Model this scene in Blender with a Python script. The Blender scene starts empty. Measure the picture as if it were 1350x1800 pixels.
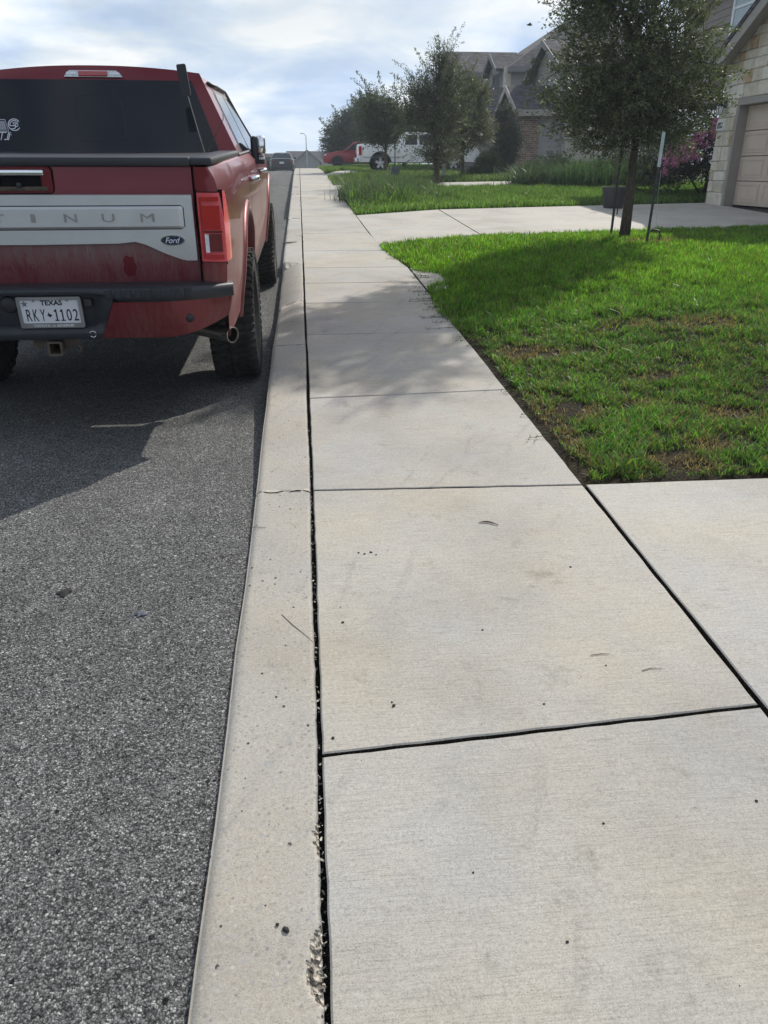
import bpy, bmesh, math, random
import numpy as np
from mathutils import Vector, Matrix
C = bpy.context.scene.collection
scene = bpy.context.scene
R = math.radians
rng = np.random.default_rng(7)
random.seed(7)

# ------------------------------------------------------------------ camera
PITCH = math.atan(600 / 1350.0)
YAW = math.atan(142 / (1350.0 / math.cos(PITCH)))
EYE = 1.40
cam_data = bpy.data.cameras.new('camera')
cam_data.sensor_fit = 'HORIZONTAL'
cam_data.sensor_width = 36.0
cam_data.lens = 36.0
cam_data.clip_start = 0.05
cam_data.clip_end = 5000
cam = bpy.data.objects.new('camera', cam_data)
C.objects.link(cam)
_f = Vector((math.sin(YAW) * math.cos(PITCH), math.cos(YAW) * math.cos(PITCH), -math.sin(PITCH)))
_r = Vector((math.cos(YAW), -math.sin(YAW), 0))
_u = _r.cross(_f)
cam.matrix_world = Matrix(((_r.x, _u.x, -_f.x, 0), (_r.y, _u.y, -_f.y, 0), (_r.z, _u.z, -_f.z, EYE), (0, 0, 0, 1)))
scene.camera = cam

# ------------------------------------------------------------------ light
SUN_VEC = Vector((0.88, 1.15, 1.0)).normalized()       # towards the sun
ELEV = math.asin(SUN_VEC.z)
sd = bpy.data.lights.new('sun', 'SUN')
sd.energy = 4.9
sd.angle = R(0.6)
sd.color = (1.0, 0.945, 0.86)
sun = bpy.data.objects.new('sun', sd)
sun.rotation_euler = SUN_VEC.to_track_quat('Z', 'Y').to_euler()
C.objects.link(sun)

world = bpy.data.worlds.new('World')
scene.world = world
world.use_nodes = True
wn, wl = world.node_tree.nodes, world.node_tree.links
wn.clear()
w_out = wn.new('ShaderNodeOutputWorld')
w_bg = wn.new('ShaderNodeBackground')
w_bg.inputs['Strength'].default_value = 0.14
sky = wn.new('ShaderNodeTexSky')
sky.sky_type = 'NISHITA'
sky.sun_disc = False
sky.sun_elevation = ELEV
sky.sun_rotation = math.atan2(SUN_VEC.x, SUN_VEC.y)
sky.dust_density = 2.0
w_tc = wn.new('ShaderNodeTexCoord')
w_sep = wn.new('ShaderNodeSeparateXYZ')
wl.new(w_tc.outputs['Generated'], w_sep.inputs[0])
def wmath(op, a, b=None, clamp=False):
    n = wn.new('ShaderNodeMath'); n.operation = op; n.use_clamp = clamp
    for i, v in enumerate((a, b)):
        if v is None: continue
        if isinstance(v, (int, float)): n.inputs[i].default_value = v
        else: wl.new(v, n.inputs[i])
    return n.outputs[0]
w_den = wmath('ADD', wmath('MAXIMUM', w_sep.outputs[2], 0.0), 0.22)
w_cmb = wn.new('ShaderNodeCombineXYZ')
wl.new(wmath('DIVIDE', w_sep.outputs[0], w_den), w_cmb.inputs[0])
wl.new(wmath('DIVIDE', w_sep.outputs[1], w_den), w_cmb.inputs[1])
def wnoise(scale, detail, rough, off):
    mp = wn.new('ShaderNodeMapping'); mp.inputs['Location'].default_value = off
    wl.new(w_cmb.outputs[0], mp.inputs[0])
    n = wn.new('ShaderNodeTexNoise'); n.inputs['Scale'].default_value = scale
    n.inputs['Detail'].default_value = detail; n.inputs['Roughness'].default_value = rough
    n.inputs['Distortion'].default_value = 0.25
    wl.new(mp.outputs[0], n.inputs['Vector'])
    return n.outputs['Fac']
def wramp(fac, stops):
    n = wn.new('ShaderNodeValToRGB')
    e = n.color_ramp.elements
    while len(e) < len(stops): e.new(0.5)
    for k, (p, c) in enumerate(stops):
        e[k].position = p; e[k].color = (*c, 1)
    wl.new(fac, n.inputs[0])
    return n.outputs[0]
w_cover = wramp(wnoise(1.5, 8, 0.55, (3.1, 0.4, 0)), [(0.36, (0.25, 0.25, 0.25)), (0.60, (1, 1, 1))])
w_shade = wramp(wnoise(2.6, 6, 0.5, (1.7, 5.3, 2)), [(0.34, (5.5, 7.3, 10.3)), (0.46, (7.6, 9.1, 11.3)), (0.55, (9.8, 10.8, 11.9)), (0.64, (12.4, 12.6, 12.8))])
w_low = wramp(w_sep.outputs[2], [(0.0, (1, 1, 1)), (0.07, (1, 1, 1)), (0.14, (0.6, 0.6, 0.6)), (0.28, (0, 0, 0))])
w_mix = wn.new('ShaderNodeMix'); w_mix.data_type = 'RGBA'
wl.new(wmath('MAXIMUM', w_cover, w_low), w_mix.inputs[0])
wl.new(sky.outputs[0], w_mix.inputs[6])
w_hor = wn.new('ShaderNodeMix'); w_hor.data_type = 'RGBA'
wl.new(wramp(w_sep.outputs[2], [(0.0, (0.75, 0.75, 0.75)), (0.09, (0, 0, 0))]), w_hor.inputs[0])
wl.new(w_shade, w_hor.inputs[6]); w_hor.inputs[7].default_value = (7.6, 9.0, 10.6, 1)
wl.new(w_hor.outputs[2], w_mix.inputs[7])
w_zen = wn.new('ShaderNodeMix'); w_zen.data_type = 'RGBA'; w_zen.blend_type = 'MULTIPLY'; w_zen.inputs[0].default_value = 1.0
wl.new(w_mix.outputs[2], w_zen.inputs[6])
wl.new(wramp(w_sep.outputs[2], [(0.22, (0.55, 0.55, 0.55)), (0.65, (0.56, 0.55, 0.54))]), w_zen.inputs[7])
wl.new(w_zen.outputs[2], w_bg.inputs['Color'])
wl.new(w_bg.outputs[0], w_out.inputs[0])

vs = scene.view_settings
vs.view_transform = 'Standard'
vs.look = 'None'
vs.exposure = 0.18
vs.gamma = 1.0
scene.cycles.max_bounces = 6
scene.cycles.diffuse_bounces = 3
scene.cycles.glossy_bounces = 3
scene.cycles.transparent_max_bounces = 6
scene.cycles.use_adaptive_sampling = True

# ------------------------------------------------------------------ helpers
def link(o):
    C.objects.link(o); return o

def obj(name, bm, m, parent=None, smooth=False, loc=None, angle=None):
    me = bpy.data.meshes.new(name)
    bm.normal_update()
    if smooth:
        for f in bm.faces: f.smooth = True
    bm.to_mesh(me); bm.free()
    if m is not None:
        for x in (m if isinstance(m, (list, tuple)) else [m]): me.materials.append(x)
    if smooth and angle:
        me.set_sharp_from_angle(angle=R(angle))
    o = bpy.data.objects.new(name, me)
    if parent is not None: o.parent = parent
    if loc is not None: o.location = loc
    return link(o)

def tag(o, label=None, cat=None, group=None, kind=None):
    if label: o['label'] = label
    if cat: o['category'] = cat
    if group: o['group'] = group
    if kind: o['kind'] = kind
    return o

def thing(name, label, cat, loc=(0, 0, 0), rot=(0, 0, 0), group=None):
    o = bpy.data.objects.new(name, None)
    o.location = loc; o.rotation_euler = rot
    o.empty_display_size = 0.2
    link(o)
    return tag(o, label, cat, group)

def copy_tree(o, parent=None):
    c = o.copy(); C.objects.link(c)
    if parent is not None: c.parent = parent
    for ch in list(o.children): copy_tree(ch, c)
    return c

def box(bm, x0, x1, y0, y1, z0, z1, bevel=0.0, seg=2, mat=None):
    m = Matrix.Translation(((x0 + x1) / 2, (y0 + y1) / 2, (z0 + z1) / 2)) @ Matrix.Diagonal((abs(x1 - x0), abs(y1 - y0), abs(z1 - z0), 1))
    if mat is not None: m = mat @ m
    g = bmesh.ops.create_cube(bm, size=1, matrix=m)
    if bevel > 0:
        vs_ = set(g['verts'])
        es = [e for e in bm.edges if e.verts[0] in vs_ and e.verts[1] in vs_]
        bmesh.ops.bevel(bm, geom=es, offset=bevel, segments=seg, affect='EDGES', profile=0.5)

def tube(bm, pts, rad, n=8, cap=True):
    pts = [Vector(p) for p in pts]
    if isinstance(rad, (int, float)): rad = [rad] * len(pts)
    rings = []
    prev = None
    for i, p in enumerate(pts):
        d = (pts[min(i + 1, len(pts) - 1)] - pts[max(i - 1, 0)])
        if d.length < 1e-9: d = Vector((0, 0, 1))
        d.normalize()
        a = prev if prev is not None else (Vector((1, 0, 0)) if abs(d.x) < 0.9 else Vector((0, 1, 0)))
        u = (a - d * a.dot(d)).normalized(); v = d.cross(u); prev = u
        rings.append([bm.verts.new(p + (u * math.cos(2 * math.pi * k / n) + v * math.sin(2 * math.pi * k / n)) * rad[i]) for k in range(n)])
    for a, b in zip(rings, rings[1:]):
        for k in range(n):
            bm.faces.new((a[k], a[(k + 1) % n], b[(k + 1) % n], b[k]))
    if cap:
        bm.faces.new(rings[0][::-1]); bm.faces.new(rings[-1])
    return rings

def grid(bm, P, close_u=False):
    V = [[bm.verts.new(p) for p in row] for row in P]
    for i in range(len(V) - 1):
        for j in range(len(V[0]) - 1):
            bm.faces.new((V[i][j], V[i][j + 1], V[i + 1][j + 1], V[i + 1][j]))
    return V

def lathe(bm, prof, n=32, axis='Z', mat=Matrix()):
    """prof: (radius, height) pairs"""
    rings = []
    for r, h in prof:
        ring = []
        for k in range(n):
            a = 2 * math.pi * k / n
            p = Vector((r * math.cos(a), r * math.sin(a), h))
            if axis == 'X': p = Vector((h, r * math.cos(a), r * math.sin(a)))
            if axis == 'Y': p = Vector((r * math.cos(a), h, r * math.sin(a)))
            ring.append(bm.verts.new(mat @ p))
        rings.append(ring)
    for a, b in zip(rings, rings[1:]):
        for k in range(n):
            bm.faces.new((a[k], a[(k + 1) % n], b[(k + 1) % n], b[k]))
    return rings

def prism(bm, poly, d, mat=Matrix()):
    """polygon in local xz, extruded along +y by d, moved by mat"""
    a = [bm.verts.new(mat @ Vector((x, 0, z))) for x, z in poly]
    b = [bm.verts.new(mat @ Vector((x, d, z))) for x, z in poly]
    n = len(poly)
    bm.faces.new(a); bm.faces.new(b[::-1])
    for k in range(n):
        bm.faces.new((a[k], b[k], b[(k + 1) % n], a[(k + 1) % n]))

def quad(bm, a, b, c, d):
    bm.faces.new([bm.verts.new(p) for p in (a, b, c, d)])

def text_bm(bm, s, width, height, mat, depth=0.002, shear=0.0, fit=True, bold=0.0):
    """letters in local x (right) / z (up), face towards local -y, centred; mat places them"""
    cu = bpy.data.curves.new('txt', 'FONT')
    cu.body = s; cu.size = 1.0; cu.extrude = 0.02; cu.shear = shear; cu.offset = bold
    o = bpy.data.objects.new('txt', cu); C.objects.link(o)
    bpy.context.view_layer.update()
    me = bpy.data.meshes.new_from_object(o.evaluated_get(bpy.context.evaluated_depsgraph_get()))
    bpy.data.objects.remove(o); bpy.data.curves.remove(cu)
    co = np.zeros(len(me.vertices) * 3); me.vertices.foreach_get('co', co); co = co.reshape(-1, 3)
    lo, hi = co.min(0), co.max(0)
    sx, sy = width / (hi[0] - lo[0]), height / (hi[1] - lo[1])
    cx, cy = (lo[0] + hi[0]) / 2, (lo[1] + hi[1]) / 2
    t = mat @ Matrix(((sx, 0, 0, -cx * sx), (0, 0, -depth / 0.04, 0), (0, sy, 0, -cy * sy), (0, 0, 0, 1)))
    me.transform(t)
    bm.from_mesh(me); bpy.data.meshes.remove(me)

def np_mesh(name, verts, faces, m, col=None, parent=None, smooth=False):
    """verts (n,3), faces list of arrays (k,3|4); col (n,3) per vertex"""
    me = bpy.data.meshes.new(name)
    me.vertices.add(len(verts))
    me.vertices.foreach_set('co', np.asarray(verts, dtype=np.float32).ravel())
    loops = np.concatenate([f.ravel() for f in faces]).astype(np.int32)
    sizes = np.concatenate([np.full(len(f), f.shape[1]) for f in faces]).astype(np.int32)
    starts = np.concatenate([[0], np.cumsum(sizes)[:-1]]).astype(np.int32)
    me.loops.add(len(loops)); me.loops.foreach_set('vertex_index', loops)
    me.polygons.add(len(sizes)); me.polygons.foreach_set('loop_start', starts); me.polygons.foreach_set('loop_total', sizes)
    if col is not None:
        at = me.attributes.new('Col', 'FLOAT_COLOR', 'POINT')
        c4 = np.ones((len(verts), 4), dtype=np.float32); c4[:, :3] = col
        at.data.foreach_set('color', c4.ravel())
    if smooth: me.polygons.foreach_set('use_smooth', np.ones(len(sizes), dtype=bool))
    me.update(calc_edges=True)
    me.materials.append(m)
    o = bpy.data.objects.new(name, me)
    if parent is not None: o.parent = parent
    return link(o)

# ------------------------------------------------------------------ materials
class MB:
    def __init__(s, name, rough=0.6, metal=0.0, color=(0.5, 0.5, 0.5), spec=0.5, coat=0.0):
        s.m = bpy.data.materials.new(name); s.m.use_nodes = True
        s.n, s.l = s.m.node_tree.nodes, s.m.node_tree.links
        s.b = s.n['Principled BSDF']
        s.b.inputs['Roughness'].default_value = rough
        s.b.inputs['Metallic'].default_value = metal
        s.b.inputs['Base Color'].default_value = (*color, 1)
        s.b.inputs['Specular IOR Level'].default_value = spec
        s.b.inputs['Coat Weight'].default_value = coat
        s.b.inputs['Coat Roughness'].default_value = 0.05
    def pos(s, scale=(1, 1, 1), obj=False, loc=(0, 0, 0), rot=(0, 0, 0)):
        src = s.n.new('ShaderNodeTexCoord').outputs['Object'] if obj else s.n.new('ShaderNodeNewGeometry').outputs['Position']
        mp = s.n.new('ShaderNodeMapping'); mp.inputs['Scale'].default_value = scale; mp.inputs['Location'].default_value = loc
        mp.inputs['Rotation'].default_value = rot
        s.l.new(src, mp.inputs[0]); return mp.outputs[0]
    def noise(s, vec, scale, detail=4, rough=0.5, out='Fac', dist=0):
        n = s.n.new('ShaderNodeTexNoise'); n.inputs['Scale'].default_value = scale
        n.inputs['Detail'].default_value = detail; n.inputs['Roughness'].default_value = rough; n.inputs['Distortion'].default_value = dist
        s.l.new(vec, n.inputs['Vector']); return n.outputs[out]
    def voro(s, vec, scale, feature='F1', out='Distance', rand=1.0):
        n = s.n.new('ShaderNodeTexVoronoi'); n.feature = feature; n.inputs['Scale'].default_value = scale
        n.inputs['Randomness'].default_value = rand
        s.l.new(vec, n.inputs['Vector']); return n.outputs[out]
    def ramp(s, fac, stops, interp='LINEAR'):
        n = s.n.new('ShaderNodeValToRGB'); n.color_ramp.interpolation = interp; e = n.color_ramp.elements
        while len(e) < len(stops): e.new(0.5)
        for k, (p, c) in enumerate(stops):
            if isinstance(c, (int, float)): c = (c, c, c)
            e[k].position = p; e[k].color = (*c, 1)
        s.l.new(fac, n.inputs[0]); return n.outputs[0]
    def math(s, op, a, b=None, clamp=False):
        n = s.n.new('ShaderNodeMath'); n.operation = op; n.use_clamp = clamp
        for i, v in enumerate((a, b)):
            if v is None: continue
            if isinstance(v, (int, float)): n.inputs[i].default_value = v
            else: s.l.new(v, n.inputs[i])
        return n.outputs[0]
    def mix(s, fac, a, b, mode='MIX'):
        n = s.n.new('ShaderNodeMix'); n.data_type = 'RGBA'; n.blend_type = mode
        for i, v in ((0, fac), (6, a), (7, b)):
            if isinstance(v, (int, float)): n.inputs[i].default_value = v if i == 0 else (v, v, v, 1)
            elif isinstance(v, tuple): n.inputs[i].default_value = (*v, 1)
            else: s.l.new(v, n.inputs[i])
        return n.outputs[2]
    def color(s, c): s.l.new(c, s.b.inputs['Base Color']); return s
    def rough(s, c): s.l.new(c, s.b.inputs['Roughness']); return s
    def bump(s, h, strength=0.5, dist=0.01, prev=None):
        n = s.n.new('ShaderNodeBump'); n.inputs['Strength'].default_value = strength; n.inputs['Distance'].default_value = dist
        s.l.new(h, n.inputs['Height'])
        if prev is not None: s.l.new(prev, n.inputs['Normal'])
        s.l.new(n.outputs[0], s.b.inputs['Normal']); return n.outputs[0]
    def sep(s, vec):
        n = s.n.new('ShaderNodeSeparateXYZ'); s.l.new(vec, n.inputs[0]); return n.outputs
    def comb(s, x, y, z):
        n = s.n.new('ShaderNodeCombineXYZ')
        for i, v in enumerate((x, y, z)):
            if isinstance(v, (int, float)): n.inputs[i].default_value = v
            else: s.l.new(v, n.inputs[i])
        return n.outputs[0]
    def brick(s, vec, c1, c2, mortar, scale=1.0, w=0.5, h=0.25, ms=0.02, bias=0.0, off=0.5, sq=1.0, sqf=2):
        n = s.n.new('ShaderNodeTexBrick')
        n.inputs['Scale'].default_value = scale; n.inputs['Brick Width'].default_value = w; n.inputs['Row Height'].default_value = h
        n.inputs['Mortar Size'].default_value = ms; n.inputs['Bias'].default_value = bias; n.offset = off
        n.squash = sq; n.squash_frequency = sqf
        n.inputs['Mortar Smooth'].default_value = 0.2
        for k, c in (('Color1', c1), ('Color2', c2), ('Mortar', mortar)): n.inputs[k].default_value = (*c, 1)
        s.l.new(vec, n.inputs['Vector']); return n.outputs

def simple(name, color, rough=0.6, metal=0.0, spec=0.5, coat=0.0, var=0.12, scale=12, bump=0.0, obj=True):
    b = MB(name, rough, metal, color, spec, coat)
    v = b.pos(obj=obj)
    nz = b.noise(v, scale, 5, 0.6)
    lo = tuple(c * (1 - var) for c in color); hi = tuple(min(1, c * (1 + var)) for c in color)
    b.color(b.ramp(nz, [(0.3, lo), (0.7, hi)]))
    if bump: b.bump(b.noise(v, scale * 6, 4), bump, 0.004)
    return b.m

# asphalt: cells of stone in a dark binder
b = MB('asphalt', 0.9, spec=0.08)
p = b.pos()
va = b.n.new('ShaderNodeVectorMath'); va.operation = 'MULTIPLY_ADD'; va.inputs[1].default_value = (0.012, 0.012, 0.012)
b.l.new(b.noise(p, 95, 3, 0.6, 'Color'), va.inputs[0]); b.l.new(p, va.inputs[2])
pw = va.outputs[0]
cell = b.voro(pw, 200, 'F1', 'Color')
dist = b.voro(pw, 200, 'F1', 'Distance')
g = b.sep(cell)[0]
stone = b.ramp(g, [(0.0, (0.05, 0.05, 0.051)), (0.35, (0.13, 0.13, 0.13)), (0.85, (0.225, 0.225, 0.22)), (1.0, (0.44, 0.44, 0.42))])
edge = b.ramp(dist, [(0.35, 1.0), (0.75, 0.30)])
c2 = b.sep(b.voro(b.pos(loc=(3, 5, 0)), 62, 'F1', 'Color')); d2 = b.voro(b.pos(loc=(3, 5, 0)), 62, 'F1', 'Distance')
bigs = b.math('MULTIPLY', b.math('GREATER_THAN', c2[0], 0.86), b.math('LESS_THAN', d2, b.math('MULTIPLY', c2[1], 0.42)))
stone = b.mix(bigs, stone, b.ramp(c2[2], [(0.0, 0.02), (0.5, 0.06), (0.55, 0.32), (1.0, 0.52)]))
c = b.mix(1.0, stone, edge, 'MULTIPLY')
big = b.noise(p, 0.9, 5, 0.6)
c = b.mix(1.0, c, b.ramp(big, [(0.3, 0.84), (0.7, 1.12)]), 'MULTIPLY')
band = b.noise(b.pos(scale=(1.6, 0.05, 1)), 1.0, 3, 0.5)
c = b.mix(1.0, c, b.ramp(band, [(0.35, 0.86), (0.65, 1.12)]), 'MULTIPLY')
mid = b.noise(p, 9, 4, 0.6)
c = b.mix(1.0, c, b.ramp(mid, [(0.3, 0.86), (0.7, 1.1)]), 'MULTIPLY')
b.color(c)
h = b.math('SUBTRACT', b.math('MULTIPLY', g, 0.8), dist)
b.bump(h, 0.7, 0.004)
M_ASPHALT = b.m

def concrete(name, base, pits, broom, aggregate):
    b = MB(name, 0.85, spec=0.25)
    p = b.pos()
    big = b.noise(p, 1.1, 6, 0.62)
    tint = b.noise(b.pos(loc=(9, 3, 1)), 1.9, 5, 0.6)
    c = b.ramp(tint, [(0.32, tuple(x * y for x, y in zip(base, (0.98, 1.0, 1.04)))), (0.68, tuple(x * y for x, y in zip(base, (1.04, 1.0, 0.93))))])
    c = b.mix(1.0, c, b.ramp(big, [(0.25, 0.76), (0.5, 1.0), (0.75, 1.13)]), 'MULTIPLY')
    stain = b.noise(b.pos(loc=(2, 7, 0)), 6.5, 9, 0.78)
    c = b.mix(1.0, c, b.ramp(stain, [(0.30, (0.72, 0.72, 0.69)), (0.42, (1.0, 1.0, 1.0))]), 'MULTIPLY')
    grain = b.noise(p, 300, 3, 0.75)
    c = b.mix(1.0, c, b.ramp(grain, [(0.28, 0.42), (0.43, 0.93), (0.6, 1.06), (0.75, 1.28)]), 'MULTIPLY')
    streak = b.noise(b.pos(scale=(9, 260, 1)), 1.0, 3, 0.6)
    c = b.mix(1.0, c, b.ramp(streak, [(0.25, 1.0 - 0.35 * broom), (0.5, 1.0), (0.8, 1.0 + 0.15 * broom)]), 'MULTIPLY')
    streak2 = b.noise(b.pos(scale=(5, 70, 1), loc=(3, 0, 0)), 1.0, 4, 0.65)
    c = b.mix(1.0, c, b.ramp(streak2, [(0.22, 1.0 - 0.5 * broom), (0.36, 1.0)]), 'MULTIPLY')
    # pits: a few dark specks of uneven size
    pd = b.voro(b.pos(scale=(1, 0.8, 1)), 46, 'F1', 'Distance')
    pc = b.sep(b.voro(b.pos(scale=(1, 0.8, 1)), 46, 'F1', 'Color'))
    size = b.math('MULTIPLY', b.math('SUBTRACT', pc[0], 1.0 - pits), 0.9, clamp=True)
    pit = b.math('LESS_THAN', b.math('ADD', pd, b.math('MULTIPLY', b.noise(p, 200, 2), 0.06)), b.math('ADD', size, 0.02))
    c = b.mix(pit, c, (0.06, 0.055, 0.05))
    if aggregate:
        ac = b.sep(b.voro(p, 95, 'F1', 'Color'))
        ad = b.voro(p, 95, 'F1', 'Distance')
        show = b.math('MULTIPLY', b.math('LESS_THAN', ad, 0.42), b.math('GREATER_THAN', ac[1], 0.72))
        ag = b.ramp(ac[0], [(0.0, (0.17, 0.17, 0.18)), (0.4, (0.32, 0.27, 0.22)), (0.7, (0.27, 0.28, 0.30)), (1, (0.42, 0.39, 0.34))])
        c = b.mix(b.math('MULTIPLY', show, aggregate), c, ag)
    isl = b.n.new('ShaderNodeNewGeometry').outputs['Random Per Island']
    c = b.mix(1.0, c, b.ramp(isl, [(0.0, (0.93, 0.94, 0.95)), (0.5, (1.0, 1.0, 0.99)), (1.0, (1.04, 1.02, 0.98))]), 'MULTIPLY')
    g2 = b.noise(b.pos(loc=(5, 1, 0)), 105, 3, 0.7)
    c = b.mix(1.0, c, b.ramp(g2, [(0.3, 0.84), (0.5, 1.0), (0.7, 1.09)]), 'MULTIPLY')
    # rubber scuffs: thin broken arcs
    wv = b.n.new('ShaderNodeTexWave'); wv.inputs['Scale'].default_value = 1.7; wv.inputs['Distortion'].default_value = 7.0; wv.inputs['Detail'].default_value = 2.0; wv.inputs['Detail Scale'].default_value = 0.7
    b.l.new(b.pos(loc=(1.3, 4.1, 0), rot=(0, 0, 0.5)), wv.inputs['Vector'])
    sc = b.math('MULTIPLY', b.ramp(wv.outputs['Fac'], [(0.93, 0.0), (0.985, 1.0)]), b.ramp(b.noise(b.pos(loc=(8, 2, 0)), 1.7, 4, 0.6), [(0.52, 0.0), (0.66, 1.0)]))
    sc = b.math('MULTIPLY', sc, b.ramp(b.noise(p, 85, 3, 0.7), [(0.40, 0.0), (0.60, 1.0)]))
    c = b.mix(b.math('MULTIPLY', sc, 0.30), c, (0.10, 0.10, 0.105))
    b.color(c)
    nb = b.bump(streak, 0.10 * broom + 0.02, 0.004)
    n2 = b.bump(grain, 0.25, 0.002, nb)
    b.bump(b.math('SUBTRACT', 1.0, pit), 0.5, 0.003, n2)
    return b.m
M_WALK = concrete('sidewalk_concrete', (0.362, 0.345, 0.316), 0.10, 0.62, 0)
M_CURB = concrete('curb_concrete', (0.342, 0.324, 0.295), 0.26, 0.1, 0.75)
M_DRIVE = concrete('driveway_concrete', (0.375, 0.358, 0.33), 0.03, 0.6, 0)

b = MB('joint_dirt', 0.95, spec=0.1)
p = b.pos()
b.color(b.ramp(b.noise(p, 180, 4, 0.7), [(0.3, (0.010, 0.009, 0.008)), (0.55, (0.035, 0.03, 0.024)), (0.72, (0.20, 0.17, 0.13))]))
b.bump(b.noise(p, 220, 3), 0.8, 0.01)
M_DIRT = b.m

b = MB('broken_concrete', 0.95, spec=0.1)
p = b.pos()
ac = b.sep(b.voro(p, 85, 'F1', 'Color'))
b.color(b.mix(1.0, b.ramp(ac[0], [(0, (0.16, 0.14, 0.12)), (0.5, (0.36, 0.33, 0.28)), (1, (0.52, 0.49, 0.43))]), b.ramp(b.noise(p, 60, 4), [(0.3, 0.5), (0.6, 1.1)]), 'MULTIPLY'))
b.bump(b.voro(p, 85, 'F1', 'Distance'), 1.0, 0.012)
M_BROKEN = b.m

b = MB('lawn_soil', 0.95, spec=0.1)
p = b.pos()
b.color(b.ramp(b.noise(p, 14, 6, 0.7), [(0.3, (0.012, 0.010, 0.007)), (0.55, (0.028, 0.023, 0.013)), (0.75, (0.085, 0.066, 0.04))]))
b.bump(b.noise(p, 60, 5), 0.9, 0.03)
M_SOIL = b.m

b = MB('ground_green', 0.95, spec=0.1)
p = b.pos()
b.color(b.ramp(b.noise(p, 5, 7, 0.7), [(0.3, (0.022, 0.045, 0.012)), (0.6, (0.045, 0.085, 0.02)), (0.8, (0.09, 0.10, 0.04))]))
b.bump(b.noise(p, 30, 5), 0.8, 0.05)
M_GROUND = b.m

def leafy(name, rough=0.45, trans=0.3, tint=(1, 1, 1), spec=0.5):
    b = MB(name, rough, spec=spec)
    a = b.n.new('ShaderNodeAttribute'); a.attribute_name = 'Col'
    c = b.mix(1.0, a.outputs['Color'], tuple(tint), 'MULTIPLY')
    b.color(c)
    t = b.n.new('ShaderNodeBsdfTranslucent')
    b.l.new(b.mix(1.0, c, (1.25, 1.38, 0.75), 'MULTIPLY'), t.inputs[0])
    mx = b.n.new('ShaderNodeMixShader'); mx.inputs[0].default_value = trans
    b.l.new(b.b.outputs[0], mx.inputs[1]); b.l.new(t.outputs[0], mx.inputs[2])
    b.l.new(mx.outputs[0], b.n['Material Output'].inputs[0])
    return b.m
M_GRASS = leafy('grass_blade', 0.45, 0.50)
M_LEAF = leafy('oak_leaf', 0.50, 0.26, spec=0.28)
M_SHRUB = leafy('shrub_leaf', 0.5, 0.2)
M_FLOWER = leafy('flower_petal', 0.6, 0.3)

b = MB('bark', 0.9, spec=0.2)
p = b.pos(scale=(1, 1, 0.22))
nz = b.noise(p, 55, 5, 0.65)
b.color(b.ramp(nz, [(0.3, (0.035, 0.028, 0.022)), (0.6, (0.10, 0.08, 0.062)), (0.8, (0.17, 0.145, 0.115))]))
b.bump(nz, 0.9, 0.02)
M_BARK = b.m

# vehicle paint with some dust on the lower half
def paint(name, color, dust=0.3, metal=0.25, rough=0.3):
    b = MB(name, rough, metal, color, 0.4, 0.45)
    p = b.pos(obj=True)
    z = b.sep(p)[2]
    streak = b.noise(b.pos(obj=True, scale=(60, 60, 6)), 1.0, 4, 0.7)
    cloud = b.noise(p, 4.0, 5, 0.65)
    low = b.math('SUBTRACT', 1.15, z, clamp=True)
    d = b.math('MULTIPLY', b.math('MULTIPLY', b.ramp(streak, [(0.35, 0.15), (0.75, 1.0)]), b.ramp(cloud, [(0.35, 0.1), (0.65, 1.0)])), b.math('MULTIPLY', low, dust * 2.2), clamp=True)
    d = b.math('ADD', d, dust * 0.06)
    b.color(b.mix(d, color, (0.30, 0.25, 0.20)))
    b.l.new(b.math('ADD', b.math('MULTIPLY', d, 0.9), rough, clamp=True), b.b.inputs['Roughness'])
    b.l.new(b.math('SUBTRACT', 0.45, b.math('MULTIPLY', d, 1.5), clamp=True), b.b.inputs['Coat Weight'])
    return b.m
M_RED = paint('red_paint', (0.135, 0.004, 0.013), 0.26, 0.45)
M_REDSIDE = paint('dusty_red_paint', (0.15, 0.004, 0.013), 0.55, 0.45)
M_RED2 = paint('bright_red_paint', (0.25, 0.006, 0.018), 0.03)
b = MB('dusty_tailgate_paint', 0.3, 0.45, (0.125, 0.004, 0.013), 0.4, 0.45)
p = b.pos(obj=True); o = b.sep(p)
st = b.noise(b.pos(obj=True, scale=(260, 1, 30)), 1.0, 4, 0.7)
st2 = b.noise(b.pos(obj=True, scale=(16, 1, 3)), 1.0, 4, 0.7)
edge = b.ramp(b.math('ADD', o[2], b.math('MULTIPLY', b.math('SUBTRACT', st, 0.5), 0.10)), [(0.84, 0.22), (0.93, 0.36), (0.985, 0.75), (1.0, 0.9)])
inz = b.math('LESS_THAN', o[2], 1.06)
sp = b.math('ADD', b.math('MULTIPLY', b.math('POWER', b.math('ABSOLUTE', b.math('SUBTRACT', o[0], 0.475)), 2.0), 1.0), b.math('MULTIPLY', b.math('POWER', b.math('ABSOLUTE', b.math('SUBTRACT', o[2], 0.925)), 2.0), 0.45))
wiped = b.math('LESS_THAN', b.math('ADD', sp, b.math('MULTIPLY', b.math('SUBTRACT', b.noise(p, 28, 3), 0.5), 0.0022)), 0.0011)
d = b.math('MULTIPLY', b.math('MULTIPLY', edge, inz), b.math('MULTIPLY', b.ramp(st, [(0.3, 0.35), (0.7, 1.0)]), b.ramp(st2, [(0.3, 0.35), (0.6, 1.0)])))
d = b.math('MULTIPLY', d, b.math('SUBTRACT', 1.0, b.math('MULTIPLY', wiped, 0.92)))
b.color(b.mix(d, (0.125, 0.004, 0.013), (0.30, 0.26, 0.25)))
b.l.new(b.math('ADD', b.math('MULTIPLY', d, 1.2), 0.3, clamp=True), b.b.inputs['Roughness'])
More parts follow.
